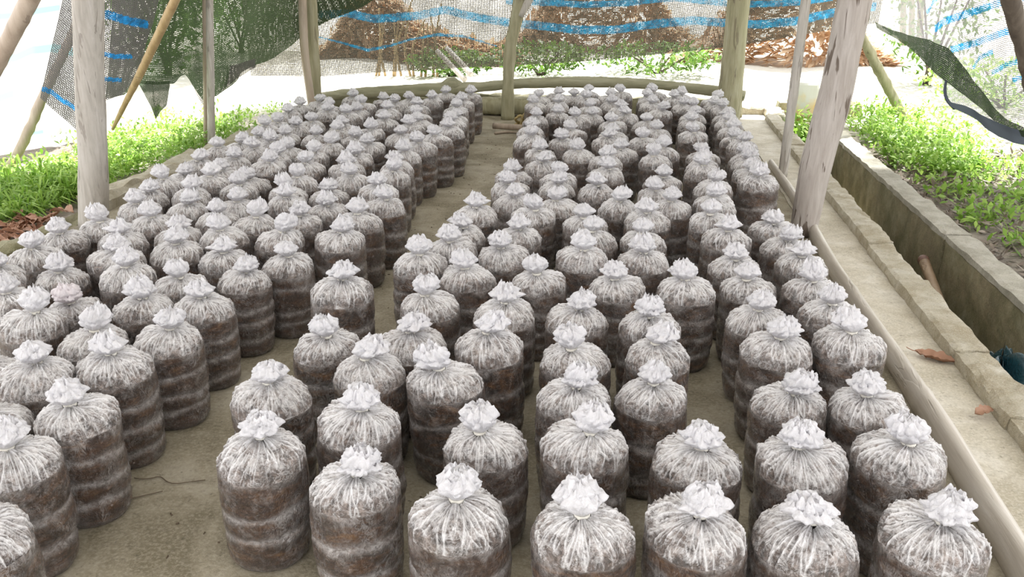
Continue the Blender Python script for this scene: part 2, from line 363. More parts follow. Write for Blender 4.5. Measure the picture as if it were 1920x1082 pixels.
# rough mortar kerb in uneven lengths
kerb = empty('trim_1', (0, 0, 0)); kerb['kind'] = 'structure'
ys = [-1.0, .5, 1.6, 2.42, 2.9, 3.62, 4.15, 5.25, 6.6, 8.0]
for i in range(len(ys)-1):
    j = random.uniform(-.005, .005)
    slab('kerb_block', 1.135+j, 1.255+j*.6, ys[i]+.001, ys[i+1]-.001, -.01, .056+random.uniform(-.006, .006), M['curb'], kerb, res=.026, rough=.0035, rf=22, seed=20+i, bev=.006)
slab('kerb_block', .90, 1.17, 8.28, 8.42, -.01, .07, M['curb'], kerb, res=.03, rough=.006, rf=24, seed=50)
slab('kerb_block', 1.17, 1.33, 8.02, 8.42, -.01, .065, M['curb'], kerb, res=.03, rough=.008, rf=24, seed=51)
slab('kerb_block', 1.33, 2.1, 8.5, 8.75, -.05, .10, M['oldstep'], kerb, res=.05, rough=.012, rf=14, seed=52)
# channel wall: mossy face with a lighter cast top, in two casts with an open joint
cw = empty('wall_right', (0, 0, 0)); cw['kind'] = 'structure'
for a, b, sd_ in ((-1.2, 4.335, 61), (4.345, 8.1, 62)):
    slab('wall_cast', 1.548, 1.672, a, b, -.42, .022, M['wall'], cw, res=.06, rough=.004, rf=9, seed=sd_, bev=.004)
    slab('wall_coping', 1.542, 1.676, a, b, .0225, .055, M['walltop'], cw, res=.026, rough=.003, rf=22, seed=sd_+5, bev=.006)
# low wall along the left edge
lw = empty('wall_left', (0, 0, 0)); lw['kind'] = 'structure'
ys = [-1.2, .6, 1.9, 3.1, 4.28, 5.6, 7.0, 8.2]
for i in range(len(ys)-1):
    slab('wall_cast', -3.05 if i < 4 else -3.12, -2.96, ys[i]+.004, ys[i+1]-.004, -.3, (.05 if i < 4 else .085)+random.uniform(-.01, .008), M['oldstep'] if i < 4 else M['curb'], lw, res=.04, rough=.008, rf=15, seed=70+i, bev=.02)
# low back step
slab('wall_back', -3.0, .95, 8.08, 8.2, -.02, .17, M['oldstep'], res=.05, rough=.008, rf=12, seed=81, bev=.02, kind='structure')

# ------------------------------------------------------------------ unseen roof over the bed, its reach and stepped edges shaped for the light
def sheet(name, cols, nu, nv, mat, label=None, cat=None, fold=.0, ff=6, seed=3, stripes=None, sw=7, ztop=None, uvs=1., kind=None, sag=0.):
    """cloth hung between control columns (top point, bottom point), folded and striped"""
    cols = [(np.array(a, float), np.array(b, float)) for a, b in cols]
    if ztop is not None:
        cols = [((b+(a-b)*((ztop-b[2])/(a[2]-b[2]))) if a[2] > b[2] else a, b) for a, b in cols]
    n = len(cols); s = np.linspace(0, n-1, nu)
    A = np.stack([np.interp(s, range(n), [c[0][k] for c in cols]) for k in range(3)], 1)
    B = np.stack([np.interp(s, range(n), [c[1][k] for c in cols]) for k in range(3)], 1)
    t = np.linspace(0, 1, nv)[:, None, None]
    X = A[None]*(1-t)+B[None]*t
    arc = np.r_[0, np.cumsum(np.linalg.norm(np.diff(B, axis=0), axis=1))]
    hgt = np.linalg.norm(A-B, axis=1).mean()
    U = np.repeat(arc[None], nv, 0); Vv = np.repeat(np.linspace(0, hgt, nv)[:, None], nu, 1)
    nrm = np.cross(B[-1]-B[0], A[nu//2]-B[nu//2]); nrm /= np.linalg.norm(nrm)
    f = fold*snoise(U*1., Vv*.25, 0, seed, 9, ff)+fold*.35*snoise(U, Vv*.6, 0, seed+1, 9, ff*3)
    X = X+f[..., None]*nrm
    X[..., 2] += sag*snoise(U, Vv, 0, seed+7, 6, 1.5)
    P = X.reshape(-1, 3)
    at_s = np.zeros(len(P))
    if stripes:
        v = P-_c; dep = v@_f; px = CX+F*(v@_r)/dep; py = CY-F*(v@_u)/dep
        for poly, w_ in stripes:
            q = np.array(poly, float); yy = np.interp(px, q[:, 0], q[:, 1])
            inside = (px > q[0, 0]-3) & (px < q[-1, 0]+3)
            ww = np.interp(px, q[:, 0], w_) if hasattr(w_, '__len__') else w_
            at_s = np.maximum(at_s, inside*np.clip(1.0-np.abs(py-yy)/ww*.5, 0, 1)*(np.abs(py-yy) < ww*1.2))
    me = mesh_np(name, P, grid_faces(nu, nv), [mat], {'stripe': at_s})
    uvl = me.uv_layers.new(name='UVMap'); li = np.zeros(len(me.loops), np.int32); me.loops.foreach_get('vertex_index', li)
    UV = np.stack([U.ravel(), Vv.ravel()], 1)[li]*uvs/1.0
    uvl.data.foreach_set('uv', (UV/2.0).astype(np.float32).ravel())
    o = link(name, me)
    tag(o, label, cat, None, kind); return o
roof = sheet('ceiling', [((-3.9, y, 2.25), (3.3, y, 2.3)) for y in (-3.5, -1.4, .8, 3.0, 5.1)], 60, 60, M['roof'], fold=.03, ff=1.2, kind='structure')
roof2 = sheet('ceiling', [((a, y, 2.25), (b, y, 2.3)) for a, b, y in ((-3.9, 3.3, 5.1), (-3.9, 3.3, 6.0), (-3.15, 3.3, 6.1), (-3.15, 3.3, 7.1), (-3.15, 1.45, 7.2), (-3.15, 1.45, 9.4))], 20, 50, M['roof'], fold=.02, ff=1.2, kind='structure')

# ------------------------------------------------------------------ timber frame
def post(name, label, pp, rr, mat, cat='post', **k):
    o = tube(name, pp, rr, mat, seg=28, **k); tag(o, label, cat); return o
def ext(p0, p1, ztop):
    p0, p1 = np.array(p0), np.array(p1); return p0+(p1-p0)*((ztop-p0[2])/(p1[2]-p0[2]))
R = lambda wpx, p: wpx/2*np.dot(np.array(p)-_c, _f)/F        # the radius that shows as wpx pixels wide at point p
# big pale post on the left wall
b = at(176, 424, Y=4.02); t = at(165, 0, Y=4.02); b[2] = 0
post('timber_post', 'thick pale debarked post at the left edge of the bed', [b, b+(t-b)*.35+np.array([.006, 0, 0]), b+(t-b)*.7-np.array([.006, 0, 0]), t, ext(b, t, 2.3)], [R(54, b), R(50, b), R(55, t), R(56, t), R(54, t)], M['palewood'], rough=.002, rfreq=14)
# thin pale post behind it, with the bamboo lath tied beside it
b = at(396, 274, Y=6.1); t = at(393, 0, Y=6.1); b[2] = 0
post('timber_post', 'thin grey square-cut post standing behind the left bed', [b, t, ext(b, t, 2.25)], [R(14, b), R(14, t), R(14, t)], M['palewood'], rough=.001, rfreq=10)
b2 = at(386, 274, Y=6.16); t2 = at(383, 0, Y=6.16); b2[2] = 0
post('bamboo_lath', 'narrow brown lath tied behind the thin grey post', [b2, t2, ext(b2, t2, 2.25)], [R(8, b), R(8, t), R(8, t)], M['bamboogrey'], 'lath', rough=.001)
# pair at the back left corner
b = at(586, 182, Y=7.75); t = at(582, 0, Y=7.75); k1 = at(591, 120, Y=7.75); b[2] = 0.05
b[0] += .02
post('olive_post', 'square olive-green post at the back left corner', [b, t, ext(b, t, 2.25)], [R(24, b), R(24, t), R(24, t)], M['olivewood'], rough=.002)
a = at(583, 186, Y=7.58); m1 = at(572, 110, Y=7.58); t = at(567, 0, Y=7.58); lo = a+(a-m1)*.75; lo[2] = .02
post('bamboo_pole', 'bent grey-brown bamboo pole leaning on the olive corner post', [lo, a, m1, at(569, 60, Y=7.58), t, ext(m1, t, 2.25)], [R(15, a)]*3+[R(16, t)]*3, M['bamboogrey'], 'pole', rough=.001, nodes=(.18, .33, .52, .7, .88))
# centre back post, crooked, with a forked head
pts = [at(952, 232, Y=7.75), at(953, 150, Y=7.75), at(957, 80, Y=7.75), at(968, 40, Y=7.75), at(977, 0, Y=7.75), at(985, -50, Y=7.75)]
pts[0][2] = 0; pts.append(ext(pts[-2], pts[-1], 2.3))
post('crooked_post', 'crooked tree-branch post in the middle of the back beam', pts, [R(v, pts[1]) for v in (26, 20, 23, 24, 26, 24, 22)], M['olivewood'], rough=.004, rfreq=16)
pts = [at(975, 30, Y=7.72), at(986, 12, Y=7.72), at(998, -14, Y=7.72), at(1012, -50, Y=7.72)]
post('branch_prop', 'short pale branch stub at the head of the crooked post', pts, [R(v, pts[0]) for v in (13, 17, 14, 12)], M['palewood'], 'branch', rough=.003)
# back right post
b = at(1366, 196, Y=7.8); t = at(1386, 0, Y=7.8); b2 = b+(b-t)*.1; b2[2] = 0
post('timber_post', 'thick grey-green post at the back right end of the beam', [b2, b, b+(t-b)*.5, t, ext(b, t, 2.3)], [R(46, b), R(46, b), R(41, b), R(41, t), R(42, t)], M['olivewood'], rough=.003, rfreq=12)
# thin right post
b = at(1468, 322, Y=5.72); t = at(1511, 0, Y=5.72); b2 = b+(b-t)*.02; b2[2] = .004
post('square_batten', 'thin leaning square batten on the walkway behind the cracked post', [b2, t, ext(b, t, 2.3)], [R(17, b), R(19, t), R(19, t)], M['palewood'], 'batten', rough=.001)
# the leaning cracked post
b = at(1506, 432, Y=4.42); t = at(1603, 0, Y=4.42); b2 = b.copy(); b2[2] = .004
post('cracked_post', 'thick pale cracked post leaning right over the walkway', [b2, b+(t-b)*.3+np.array([-.01, 0, 0]), b+(t-b)*.62+np.array([.008, 0, 0]), t, ext(b, t, 2.3)], [R(50, b), R(56, b), R(58, b), R(62, t), R(60, t)], M['cracked'], rough=.0022, rfreq=12)
# back beam: long bowed log
bp = [(584, 184), (640, 177), (745, 170), (840, 168), (905, 163), (955, 158), (1040, 154), (1130, 154), (1220, 158), (1300, 166), (1360, 173), (1396, 180)]
pts = [at(x, y, Y=7.98) for x, y in bp]
bw = (18, 20, 21, 26, 20, 19, 19, 19, 20, 19, 19, 18)
o = tube('back_beam', pts, [R(v, pts[0]) for v in bw], M['beam'], seg=24, nlen=130, rough=.0045, rfreq=11)
tag(o, 'long bowed log lying across behind both beds', 'log')
kn = tube('knot', [at(828, 163, Y=7.97), at(838, 158, Y=7.97), at(852, 157, Y=7.97), at(866, 163, Y=7.97)], [.03, .055, .055, .03], M['beam'], seg=16, nlen=14, rough=.008, rfreq=20, parent=o)
# diagonal bamboo on the left
tp = at(333, -10, Y=4.75); bt = at(219, 226, Y=5.15)
post('bamboo_pole', 'yellow bamboo pole slanting across the hanging dark net', [bt+(bt-tp)*.08, bt, at(262, 140, Y=5.0), tp, ext(bt, tp, 2.25)], [R(5, bt), R(8, bt), R(14, bt), R(17, tp), R(17, tp)], M['bamboo'], 'pole', rough=.0008, nodes=(.12, .24, .36, .47, .58, .69, .8))
# far left poles
tp = at(66, -20, Y=3.6); bt = at(-6, 120, Y=3.7)
lo = ext(tp, bt, -.02)
post('slanting_pole', 'thick brown bamboo pole slanting across the top left corner', [lo, bt, tp, ext(bt, tp, 2.25)], [R(30, bt)]*3+[R(28, tp)], M['bamboogrey'], 'pole', rough=.0015, nodes=(.4, .66))
tp = at(78, 186, Y=5.2); bt = at(4, 342, Y=5.0)
lo = bt+(bt-tp)*.1; lo[2] = .0
post('branch_pole', 'thin brown branch propped up on the ground by the striped sheet', [lo, bt, at(44, 262, Y=5.1)+np.array([.01, 0, 0]), tp, ext(bt, tp, 1.35)], [R(15, bt), R(16, bt), R(18, bt), R(17, tp), R(15, tp)], M['bamboogrey'], 'pole', rough=.003, nodes=(.2, .45))
br = tube('curved_root', [at(2, 326, Y=4.95), at(16, 330, Y=4.9), at(28, 345, Y=4.85), at(38, 360, Y=4.8)], [.016, .02, .018, .012], M['bamboogrey'], seg=10, rough=.002)
tag(br, 'short curved root at the foot of the branch pole', 'root')
# top right dark pole
tp = at(1893, -10, Y=3.6); bt = at(1925, 130, Y=3.75)
lo = ext(tp, bt, -.03)
post('slanting_pole', 'dark brown pole crossing the top right corner', [lo, bt, tp, ext(bt, tp, 2.3)], [R(24, bt), R(24, bt), R(34, tp), R(34, tp)], M['darkpole'], 'pole', rough=.003)
# blurred leaning log beyond the cracked post
tp = at(1612, 60, Y=7.5); bt = at(1662, 158, Y=7.6)
lo = ext(tp, bt, -.03)
post('mossy_log', 'leaning mossy log seen beyond the cracked post', [lo, bt, tp, ext(bt, tp, 1.3)], [R(14, bt), R(19, bt), R(16, tp), R(15, tp)], M['olivewood'], 'log', rough=.006)

# ------------------------------------------------------------------ nets and sheets
ST = [([(600, 28), (650, 24), (700, 35), (780, 30), (835, 18), (880, 30), (950, 42), (1010, 48), (1080, 56), (1150, 56), (1220, 46), (1300, 38), (1360, 43), (1420, 46), (1490, 40), (1570, 22), (1640, 12)], 7.5),
      ([(600, 70), (640, 80), (690, 94), (730, 86), (770, 74), (820, 65), (870, 68), (930, 86)], [1.5, 2, 3.2, 2.5, 2, 3, 2.5, 1.5]),
      ([(950, 2), (1050, 6), (1100, 9), (1180, 5), (1260, -4), (1380, 8), (1440, 7), (1500, 4), (1560, -4)], 6)]
bot = [(470, 142), (560, 143), (600, 144), (700, 137), (790, 132), (870, 127), (950, 124), (1050, 118), (1150, 110), (1250, 100), (1340, 92), (1420, 80), (1500, 66), (1580, 52), (1650, 44)]
top = -30
N1 = sheet('shade_net', [((at(x, y, Y=8.25)[0], 8.25, 2.2), at(x, y, Y=8.25)) for x, y in bot], 330, 150, M['net'],
    'long dark shade net with blue bands hanging behind the back beam', 'net', .028, 2.2, 4, ST, 7)
N2c = [((205, -80), (200, 186), 5.35), ((240, -80), (235, 178), 5.5), ((268, -80), (256, 156), 5.55), ((300, -80), (300, 160), 5.7), ((330, -80), (328, 158), 5.85), ((355, -80), (350, 140), 6.2),
       ((380, -80), (378, 190), 6.5), ((400, -80), (403, 178), 6.6), ((450, -80), (450, 148), 6.9), ((500, -80), (500, 118), 7.45), ((555, -80), (555, 82), 7.93), ((620, -80), (618, 38), 8.02), ((690, -80), (690, -2), 8.1)]
N2 = sheet('dark_net', [(at(*a, Y=Y), at(*b, Y=Y)) for a, b, Y in N2c], 200, 90, M['netdense'], 'doubled dark green net drooping at the back left', 'net', .05, 3.2, 8, None, ztop=2.2)
# hanging pouch of the dark net
pc = [((254, 152), (262, 158)), ((262, 152), (272, 178)), ((272, 152), (283, 200)), ((285, 152), (290, 222)), ((300, 152), (298, 206)), ((312, 152), (310, 196)), ((318, 152), (318, 160))]
sheet('net_pouch', [(at(*a, Y=5.62), at(*b, Y=5.5)) for a, b in pc], 50, 24, M['netfold'], 'small sagging corner of net hanging below the dark net', 'net', .02, 8, 4)
# light curtain right of the pouch
pc = [((352, 130), (354, 150)), ((366, 125), (372, 186)), ((384, 125), (386, 206)), ((402, 125), (401, 182)), ((440, 122), (438, 152)), ((480, 110), (482, 126))]
sheet('net_flap', [(at(*a, Y=6.75), at(*b, Y=6.7)) for a, b in pc], 50, 24, M['netlight'], 'thin pale green net flap below the dark net, behind the thin post', 'net', .015, 8, 14)
ST3 = [([(190, 26), (205, 28), (235, 38), (275, 46)], 8), ([(190, 100), (215, 106), (245, 106)], 4.5), ([(75, 165), (95, 172), (120, 190), (145, 205)], 5), ([(190, 148), (225, 150)], 4)]
N3c = [((128, -40), (76, 184), 4.9), ((150, -60), (98, 204), 4.95), ((168, -60), (122, 224), 5.0), ((185, -60), (146, 246), 5.05), ((205, -60), (180, 206), 5.1), ((230, -60), (200, 188), 5.15), ((262, -60), (232, 180), 5.25), ((320, -60), (262, 140), 5.35)]
N3 = sheet('hanging_net', [(at(*a, Y=Y), at(*b, Y=Y)) for a, b, Y in N3c], 130, 110, M['netlight'], 'pale torn net with blue bands hanging behind the thick left post', 'net', .02, 7, 21, ST3, ztop=2.2)
# far left striped sheet
ST4 = [([(-160, 40), (20, 30), (45, 28), (75, 20), (110, 14)], 7), ([(-160, 130), (0, 112), (30, 108), (60, 94), (100, 90), (150, 100)], 9), ([(-160, 190), (0, 184), (22, 176)], 8), ([(60, 250), (80, 247)], 4), ([(-100, 300), (0, 310), (20, 330), (50, 334)], 5)]
N4c = [((-420, -80), (-420, 400), 4.4), ((-200, -80), (-200, 372), 5.0), ((-60, -80), (-60, 350), 5.6), ((60, -80), (60, 326), 6.0), ((150, -80), (150, 300), 6.4)]
N4 = sheet('striped_tarpaulin', [(at(*a, Y=Y), at(*b, Y=Y)) for a, b, Y in N4c], 120, 120, M['tarp'], 'white tarpaulin with pale cyan bands at the far left', 'tarpaulin', .04, 2, 31, ST4, ztop=2.1)
# right side net
ST5 = [([(1740, 22), (1752, 0), (1765, -10)], 5), ([(1755, 53), (1770, 40), (1800, 30), (1840, 17), (1880, 4), (1930, -10)], 7.5), ([(1785, 93), (1830, 80), (1880, 62), (1925, 46)], 7), ([(1826, 126), (1836, 108), (1858, 98)], 5), ([(1862, 136), (1885, 122), (1930, 108)], 5), ([(1900, 150), (1930, 142)], 5)]
N5c = [((1652, -60), (1655, 52), 7.3), ((1700, -60), (1705, 78), 7.0), ((1745, -60), (1745, 118), 6.8), ((1775, -60), (1772, 152), 6.6), ((1790, -60), (1776, 188), 6.4), ((1820, -60), (1800, 214), 6.2), ((1850, -60), (1838, 236), 6.0), ((1890, -60), (1880, 256), 5.8), ((1940, -60), (1935, 268), 5.5), ((2040, -60), (2050, 290), 5.1), ((2200, -60), (2220, 330), 4.6)]
N5 = sheet('hanging_net', [(at(*a, Y=Y), at(*b, Y=Y)) for a, b, Y in N5c], 220, 130, M['netright'], 'pale net with bright blue bands hanging at the right side', 'net', .03, 4, 41, ST5, ztop=2.25)
fc = [((1644, 40), (1648, 52)), ((1672, 56), (1680, 72)), ((1700, 66), (1712, 100)), ((1742, 74), (1745, 128)), ((1782, 90), (1774, 152)), ((1802, 118), (1796, 170)), ((1830, 160), (1826, 196)), ((1858, 196), (1852, 218)), ((1890, 222), (1886, 240)), ((1935, 244), (1932, 262)), ((2000, 262), (2000, 285))]
fY = [6.9, 6.8, 6.7, 6.5, 6.25, 6.1, 5.9, 5.7, 5.55, 5.3, 5.0]
sheet('net_fold', [(at(*a, Y=Y), at(*b, Y=Y)) for (a, b), Y in zip(fc, fY)], 120, 18, M['netfold'], 'dark folded strip of net crossing the right side net', 'net', .012, 9, 44)
tube('net_hem', [at(x, y, Y=Y) for x, y, Y in ((1774, 152, 6.2), (1770, 168, 6.15), (1774, 188, 6.1), (1790, 203, 6.0))], [.008, .01, .011, .012], M['nethem'], seg=10)
tag(bpy.data.objects['net_hem'], 'thin dark hem cord of the right side net', 'cord')
hc = [((1780, 190), (1784, 200)), ((1800, 197), (1808, 216)), ((1828, 212), (1834, 236)), ((1860, 228), (1866, 256)), ((1895, 240), (1900, 268)), ((1940, 250), (1945, 278)), ((2010, 262), (2010, 292))]
hY = [6.0, 5.9, 5.75, 5.6, 5.45, 5.3, 5.1]
sheet('net_roll', [(at(*a, Y=Y), at(*b, Y=Y-.05)) for (a, b), Y in zip(hc, hY)], 80, 20, M['nethem'], 'bunched blue-grey lower edge of the right side net', 'net', .03, 10, 47)

# ------------------------------------------------------------------ odds and ends inside
gp = [at(1455, 318, z=.03), at(1474, 345, z=.03), at(1497, 392, z=.03), at(1560, 480, z=.03), at(1690, 698, z=.03), at(1790, 848, z=.03), at(1905, 1052, z=.03)]
gp = [np.array([.925, 6.0, .03]), np.array([.935, 5.2, .034]), np.array([.93, 4.6, .03]), np.array([.905, 3.8, .033]), np.array([.92, 3.0, .03]), np.array([.925, 2.3, .033]), np.array([.905, 1.6, .034]), np.array([.90, 1.1, .034])]
o = tube('split_bamboo', gp, [.034, .036, .04, .042, .045, .05, .055, .055], M['gutter'], seg=28, flat=.6, rough=.0015, rfreq=6, nodes=(.13, .33, .52, .71, .9)); tag(o, 'long smooth pale bamboo lying between the right bed and the walkway', 'bamboo')
# worn tool handle leaning in the channel
hd = empty('tool_handle', tuple(at(1775, 560, Y=3.85))); hb = np.array(hd.location)
P0, P1 = np.array([1.44, 3.45, -.33]), at(1733, 492, Y=4.32)
ax = (P1-P0)/np.linalg.norm(P1-P0)
hd.location = P0
tube('shaft', [P0-P0, (P0+(P1-P0)*.5)-P0, P1-P0], [.021, .022, .026], M['handle'], seg=18, rough=.0008, parent=hd)
tube('grip_cap', [P1-ax*.004-P0, P1+ax*.02-P0, P1+ax*.035-P0, P1+ax*.05-P0], [.027, .029, .024, .012], M['handlecap'], seg=18, nlen=14, parent=hd)
tag(hd, 'worn wooden tool handle with a dark knob leaning in the channel', 'handle')
# dark blue plastic in the channel
g_ = np.random.default_rng(5); nu, nv = 70, 40
U_, V_ = np.meshgrid(np.linspace(0, 2*PI, nu, endpoint=False), np.linspace(.02, PI/2, nv))
rr = 1+.22*wrapn(U_, V_, 3, 5, 2)+.10*wrapn(U_, V_, 5, 14, 7)
V = np.stack([.13*rr*np.sin(V_)*np.cos(U_)*1.0, .26*rr*np.sin(V_)*np.sin(U_), .28*rr*np.cos(V_)], -1).reshape(-1, 3)
V[:, 2] = np.maximum(V[:, 2], 0)
o = link('plastic_bag', mesh_np('plastic_bag', V, grid_faces(nu, nv, True), [M['bluebag']]), None, (1.39, 3.12, -.357)); fix_normals(o)
tag(o, 'crumpled dark blue plastic bag lying in the channel', 'plastic bag')

def leaf_mesh(name, L=.12, W=.05, curl=.02, mat=None, seed=0, stem=.03):
    g = np.random.default_rng(seed); nu, nv = 9, 15
    t = np.linspace(0, 1, nv); wv = W/2*np.sin(PI*t**.8)**.8*(1+.12*g.normal(size=nv)); wv[0] = wv[-1] = .001
    s = np.linspace(-1, 1, nu)
    X = s[None]*wv[:, None]; Y = np.repeat((t*L)[:, None], nu, 1)
    Z = curl*(np.abs(s)[None]**1.6*np.sin(PI*t)[:, None])+curl*.6*np.sin(t*3+g.uniform(0, 3))[:, None]+.15*curl*g.normal(size=(nv, nu))+.002
    Z = Z-Z.min()+.001
    V = np.stack([X, Y, Z], -1).reshape(-1, 3)
    V2 = V.copy(); V2[:, 2] += .0012; n = len(V)
    Q = grid_faces(nu, nv)
    Vs = [V, V2]; Qs = [Q[:, ::-1], Q+n]
    # stem
    if stem:
        th = np.arange(6)/6*2*PI; k = 5; st = np.linspace(0, 1, k)
        z0 = V[nu//2, 2]
        S_ = np.stack([.0016*np.cos(th)[None]+0*st[:, None], -(st*stem)[:, None]+0*th[None], z0+.0016*np.sin(th)[None]+.008*st[:, None]**2], -1).reshape(-1, 3)
        Vs.append(S_); Qs.append(grid_faces(6, k, True)+2*n)
    V = np.vstack(Vs)
    return mesh_np(name, V, np.vstack(Qs), [mat], {'vary': np.full(len(V), g.uniform(0, 1))})
o = link('dry_leaf', leaf_mesh('dry_leaf', .135, .06, .02, M['dryleaf'], 3), None, (1.015, 2.93, .008)); o.rotation_euler = (0, 0, -2.0); tag(o, 'large curled brown leaf with a stem on the walkway', 'leaf')
o = link('dry_leaf', leaf_mesh('dry_leaf', .07, .035, .012, M['dryleaf'], 4, .0), None, (1.065, 2.485, .009)); o.rotation_euler = (.2, .3, -1.1); tag(o, 'small reddish leaf on the walkway beside the kerb', 'leaf')
# dry leaves heaped at the left edge
spots = []
gl = np.random.default_rng(11)
for i in range(38):
    px = gl.uniform(-5, 135); py = np.interp(px, [0, 130], [428, 412])+gl.uniform(-12, 30)
    p = at(px, py, z=.005)
    if p[0] > -3.1: p[0] = -3.1-gl.uniform(0, .12)
    o = link('dry_leaf', leaf_mesh('dry_leaf', gl.uniform(.08, .15), gl.uniform(.045, .075), .02, M['dryleaf'], 30+i, .02), None, (p[0], p[1], -.01+.008*(i % 5)))
    o.rotation_euler = (gl.uniform(-.25, .25), gl.uniform(-.25, .25), gl.uniform(0, 6.28))
    tag(o, 'dry brown leaf in the heap beside the low left wall', 'leaf', 'dry leaves heaped by the left wall')
# tangled rope, bamboo offcut and stem at the foot of the crooked post
c0 = np.array([-1.2, 7.42, 0])
b0 = at(925, 236, z=.05); b1 = at(985, 240, z=.05)
o = tube('bamboo_offcut', [b0, (b0+b1)/2, b1], [.026, .024, .026], M['bamboogrey'], seg=16, rough=.002); tag(o, 'short bamboo offcut lying at the foot of the crooked post', 'bamboo')
pts = [at(x, y, Y=7.3) for x, y in ((962, 246), (972, 232), (966, 222), (975, 216), (985, 226), (978, 238), (990, 242), (978, 230), (986, 218))]
pts = [np.array([p[0], 7.3+.05*math.sin(i*2.1), max(.015, p[2])]) for i, p in enumerate(pts)]
o = tube('rope_tangle', pts, [.012]*len(pts), M['rope'], seg=8, nlen=90, rough=.003); tag(o, 'tangle of yellowish rope beside the crooked post', 'rope')
th = np.linspace(-.3, 3.6, 16); cc_ = at(972, 232, Y=7.25)
pts = [np.array([cc_[0]+.075+.055*math.cos(a_), 7.25, max(.012, .02+.12*math.sin(a_))]) for a_ in th]
o = tube('rope_loop', pts, [.011]*len(pts), M['rope'], seg=10, nlen=60, rough=.001); tag(o, 'upright loop of yellow rope at the foot of the crooked post', 'rope')
o = tube('short_stick', [at(928, 250, z=.012), at(950, 247, z=.012), at(975, 249, z=.012)], [.012, .01, .006], M['bamboogrey'], seg=8); tag(o, 'thin stick lying in front of the rope tangle', 'stick')
o = tube('old_log', [np.array([-1.55, 7.94, .085]), np.array([-1.2, 7.95, .09]), np.array([-.8, 7.93, .085])], [.075, .08, .07], M['olivewood'], seg=24, rough=.004); tag(o, 'mossy log lying under the beam behind the crooked post', 'log')
# fine roots on the aisle floor
for pp, lb in ((((252, 896), (262, 898), (275, 898), (288, 896), (298, 893), (305, 896), (311, 902), (320, 906), (332, 907), (345, 905), (360, 903), (385, 900)), 'thin dark root curling over the aisle floor'), (((245, 935), (275, 928), (305, 921)), 'short thin straw on the aisle floor near the left bed')):
    pts = [at(x, y, z=.0035) for x, y in pp]
    o = tube('dry_root', pts, [.0013]*len(pts), M['root'], seg=6, nlen=40); tag(o, lb, 'root')
# crumbs of litter on the floor
gc = np.random.default_rng(77); Vc, Qc = [], []
for i in range(170):
    x, y = gc.uniform(-1.15, -.85) if i % 3 else gc.uniform(-1.2, -.3), gc.uniform(1.2, 7.2)
    a_ = gc.uniform(0, 6.28); l, w_ = gc.uniform(.002, .007), gc.uniform(.0005, .0014)
    d = np.array([math.cos(a_), math.sin(a_)]); e = np.array([-d[1], d[0]])
    for zz in (.001, .004):
        for sgn in ((-1, -1), (1, -1), (1, 1), (-1, 1)):
            q = d*l*sgn[0]+e*w_*sgn[1]; Vc.append((x+q[0], y+q[1], zz))
    k = i*8
    Qc += [(k+4, k+5, k+6, k+7), (k, k+1, k+5, k+4), (k+1, k+2, k+6, k+5), (k+2, k+3, k+7, k+6), (k+3, k, k+4, k+7)]
tag(link('floor_litter', mesh_np('floor_litter', Vc, Qc, [M['root']], smooth=False)), 'dark crumbs of straw scattered on the aisle floor', 'litter', None, 'stuff')
o = slab('concrete_slab', 1.38, 1.62, 8.15, 8.19, -.03, .33, M['yslab'], res=.03, rough=.003); tag(o, 'pale slab with a yellow stain upright behind the leaning posts', 'slab')

# ------------------------------------------------------------------ plants
def foliage(name, pts, size, mat, label, cat, seed=1, aspect=2.2, updown=.5, kind='stuff', quads=2, droop=.3):
    """many small leaves: each a bent blade of two faces at the given points"""
    g = np.random.default_rng(seed); P = np.asarray(pts, float); n = len(P)
    az = g.uniform(0, 2*PI, n); el = g.normal(updown, .45, n)
    d = np.stack([np.cos(az)*np.cos(el), np.sin(az)*np.cos(el), np.sin(el)], 1)
    s = np.stack([-np.sin(az), np.cos(az), g.normal(0, .4, n)], 1); s /= np.linalg.norm(s, axis=1)[:, None]
    L = size*g.uniform(.6, 1.4, n)[:, None]; W = L/aspect
    dd = d.copy(); dd[:, 2] -= droop; 
    A = P; B = P+d*L*.5; Cc = B+dd*L*.5
    V = np.stack([A-s*W*.12, A+s*W*.12, B+s*W*.5, B-s*W*.5, Cc+s*W*.06, Cc-s*W*.06], 1).reshape(-1, 3)
    i = np.arange(n)*6
    Q = np.concatenate([np.stack([i, i+1, i+2, i+3], 1), np.stack([i+3, i+2, i+4, i+5], 1)])
    me = mesh_np(name, V, Q, [mat], {'vary': np.repeat(g.uniform(0, 1, n), 6)})
    o = link(name, me); tag(o, label, cat, None, kind); return o
gp_ = np.random.default_rng(3)
def scatter(n, region, zlo, zhi, clump=0):
    """random points over a polygon given as (x0,x1,y0,y1)"""
    x0, x1, y0, y1 = region
    if clump:
        c = np.stack([gp_.uniform(x0, x1, clump), gp_.uniform(y0, y1, clump)], 1)
        k = gp_.integers(0, clump, n); q = c[k]+gp_.normal(0, .07, (n, 2)); h = gp_.uniform(.4, 1, clump)[k]
    else: q = np.stack([gp_.uniform(x0, x1, n), gp_.uniform(y0, y1, n)], 1); h = 1
    q[:, 0] = np.clip(q[:, 0], x0, x1)
    return np.c_[q, zlo+(zhi-zlo)*gp_.uniform(0, 1, n)*h]
foliage('weed_patch', np.vstack([scatter(6000, (-4.0, -3.24, 4.6, 6.9), -.02, .20, 90), scatter(1500, (-4.6, -3.2, 5.2, 8.0), -.02, .12, 50)]), .04, M['grass'], 'bright green weeds outside the low left wall', 'weeds', 2)
foliage('grass_patch', scatter(5200, (-4.3, -3.32, 3.75, 5.0), -.02, .08, 90), .17, M['grass'], 'long grass tufts behind the heap of dry leaves', 'grass', 3, aspect=14, updown=.8, droop=.9)
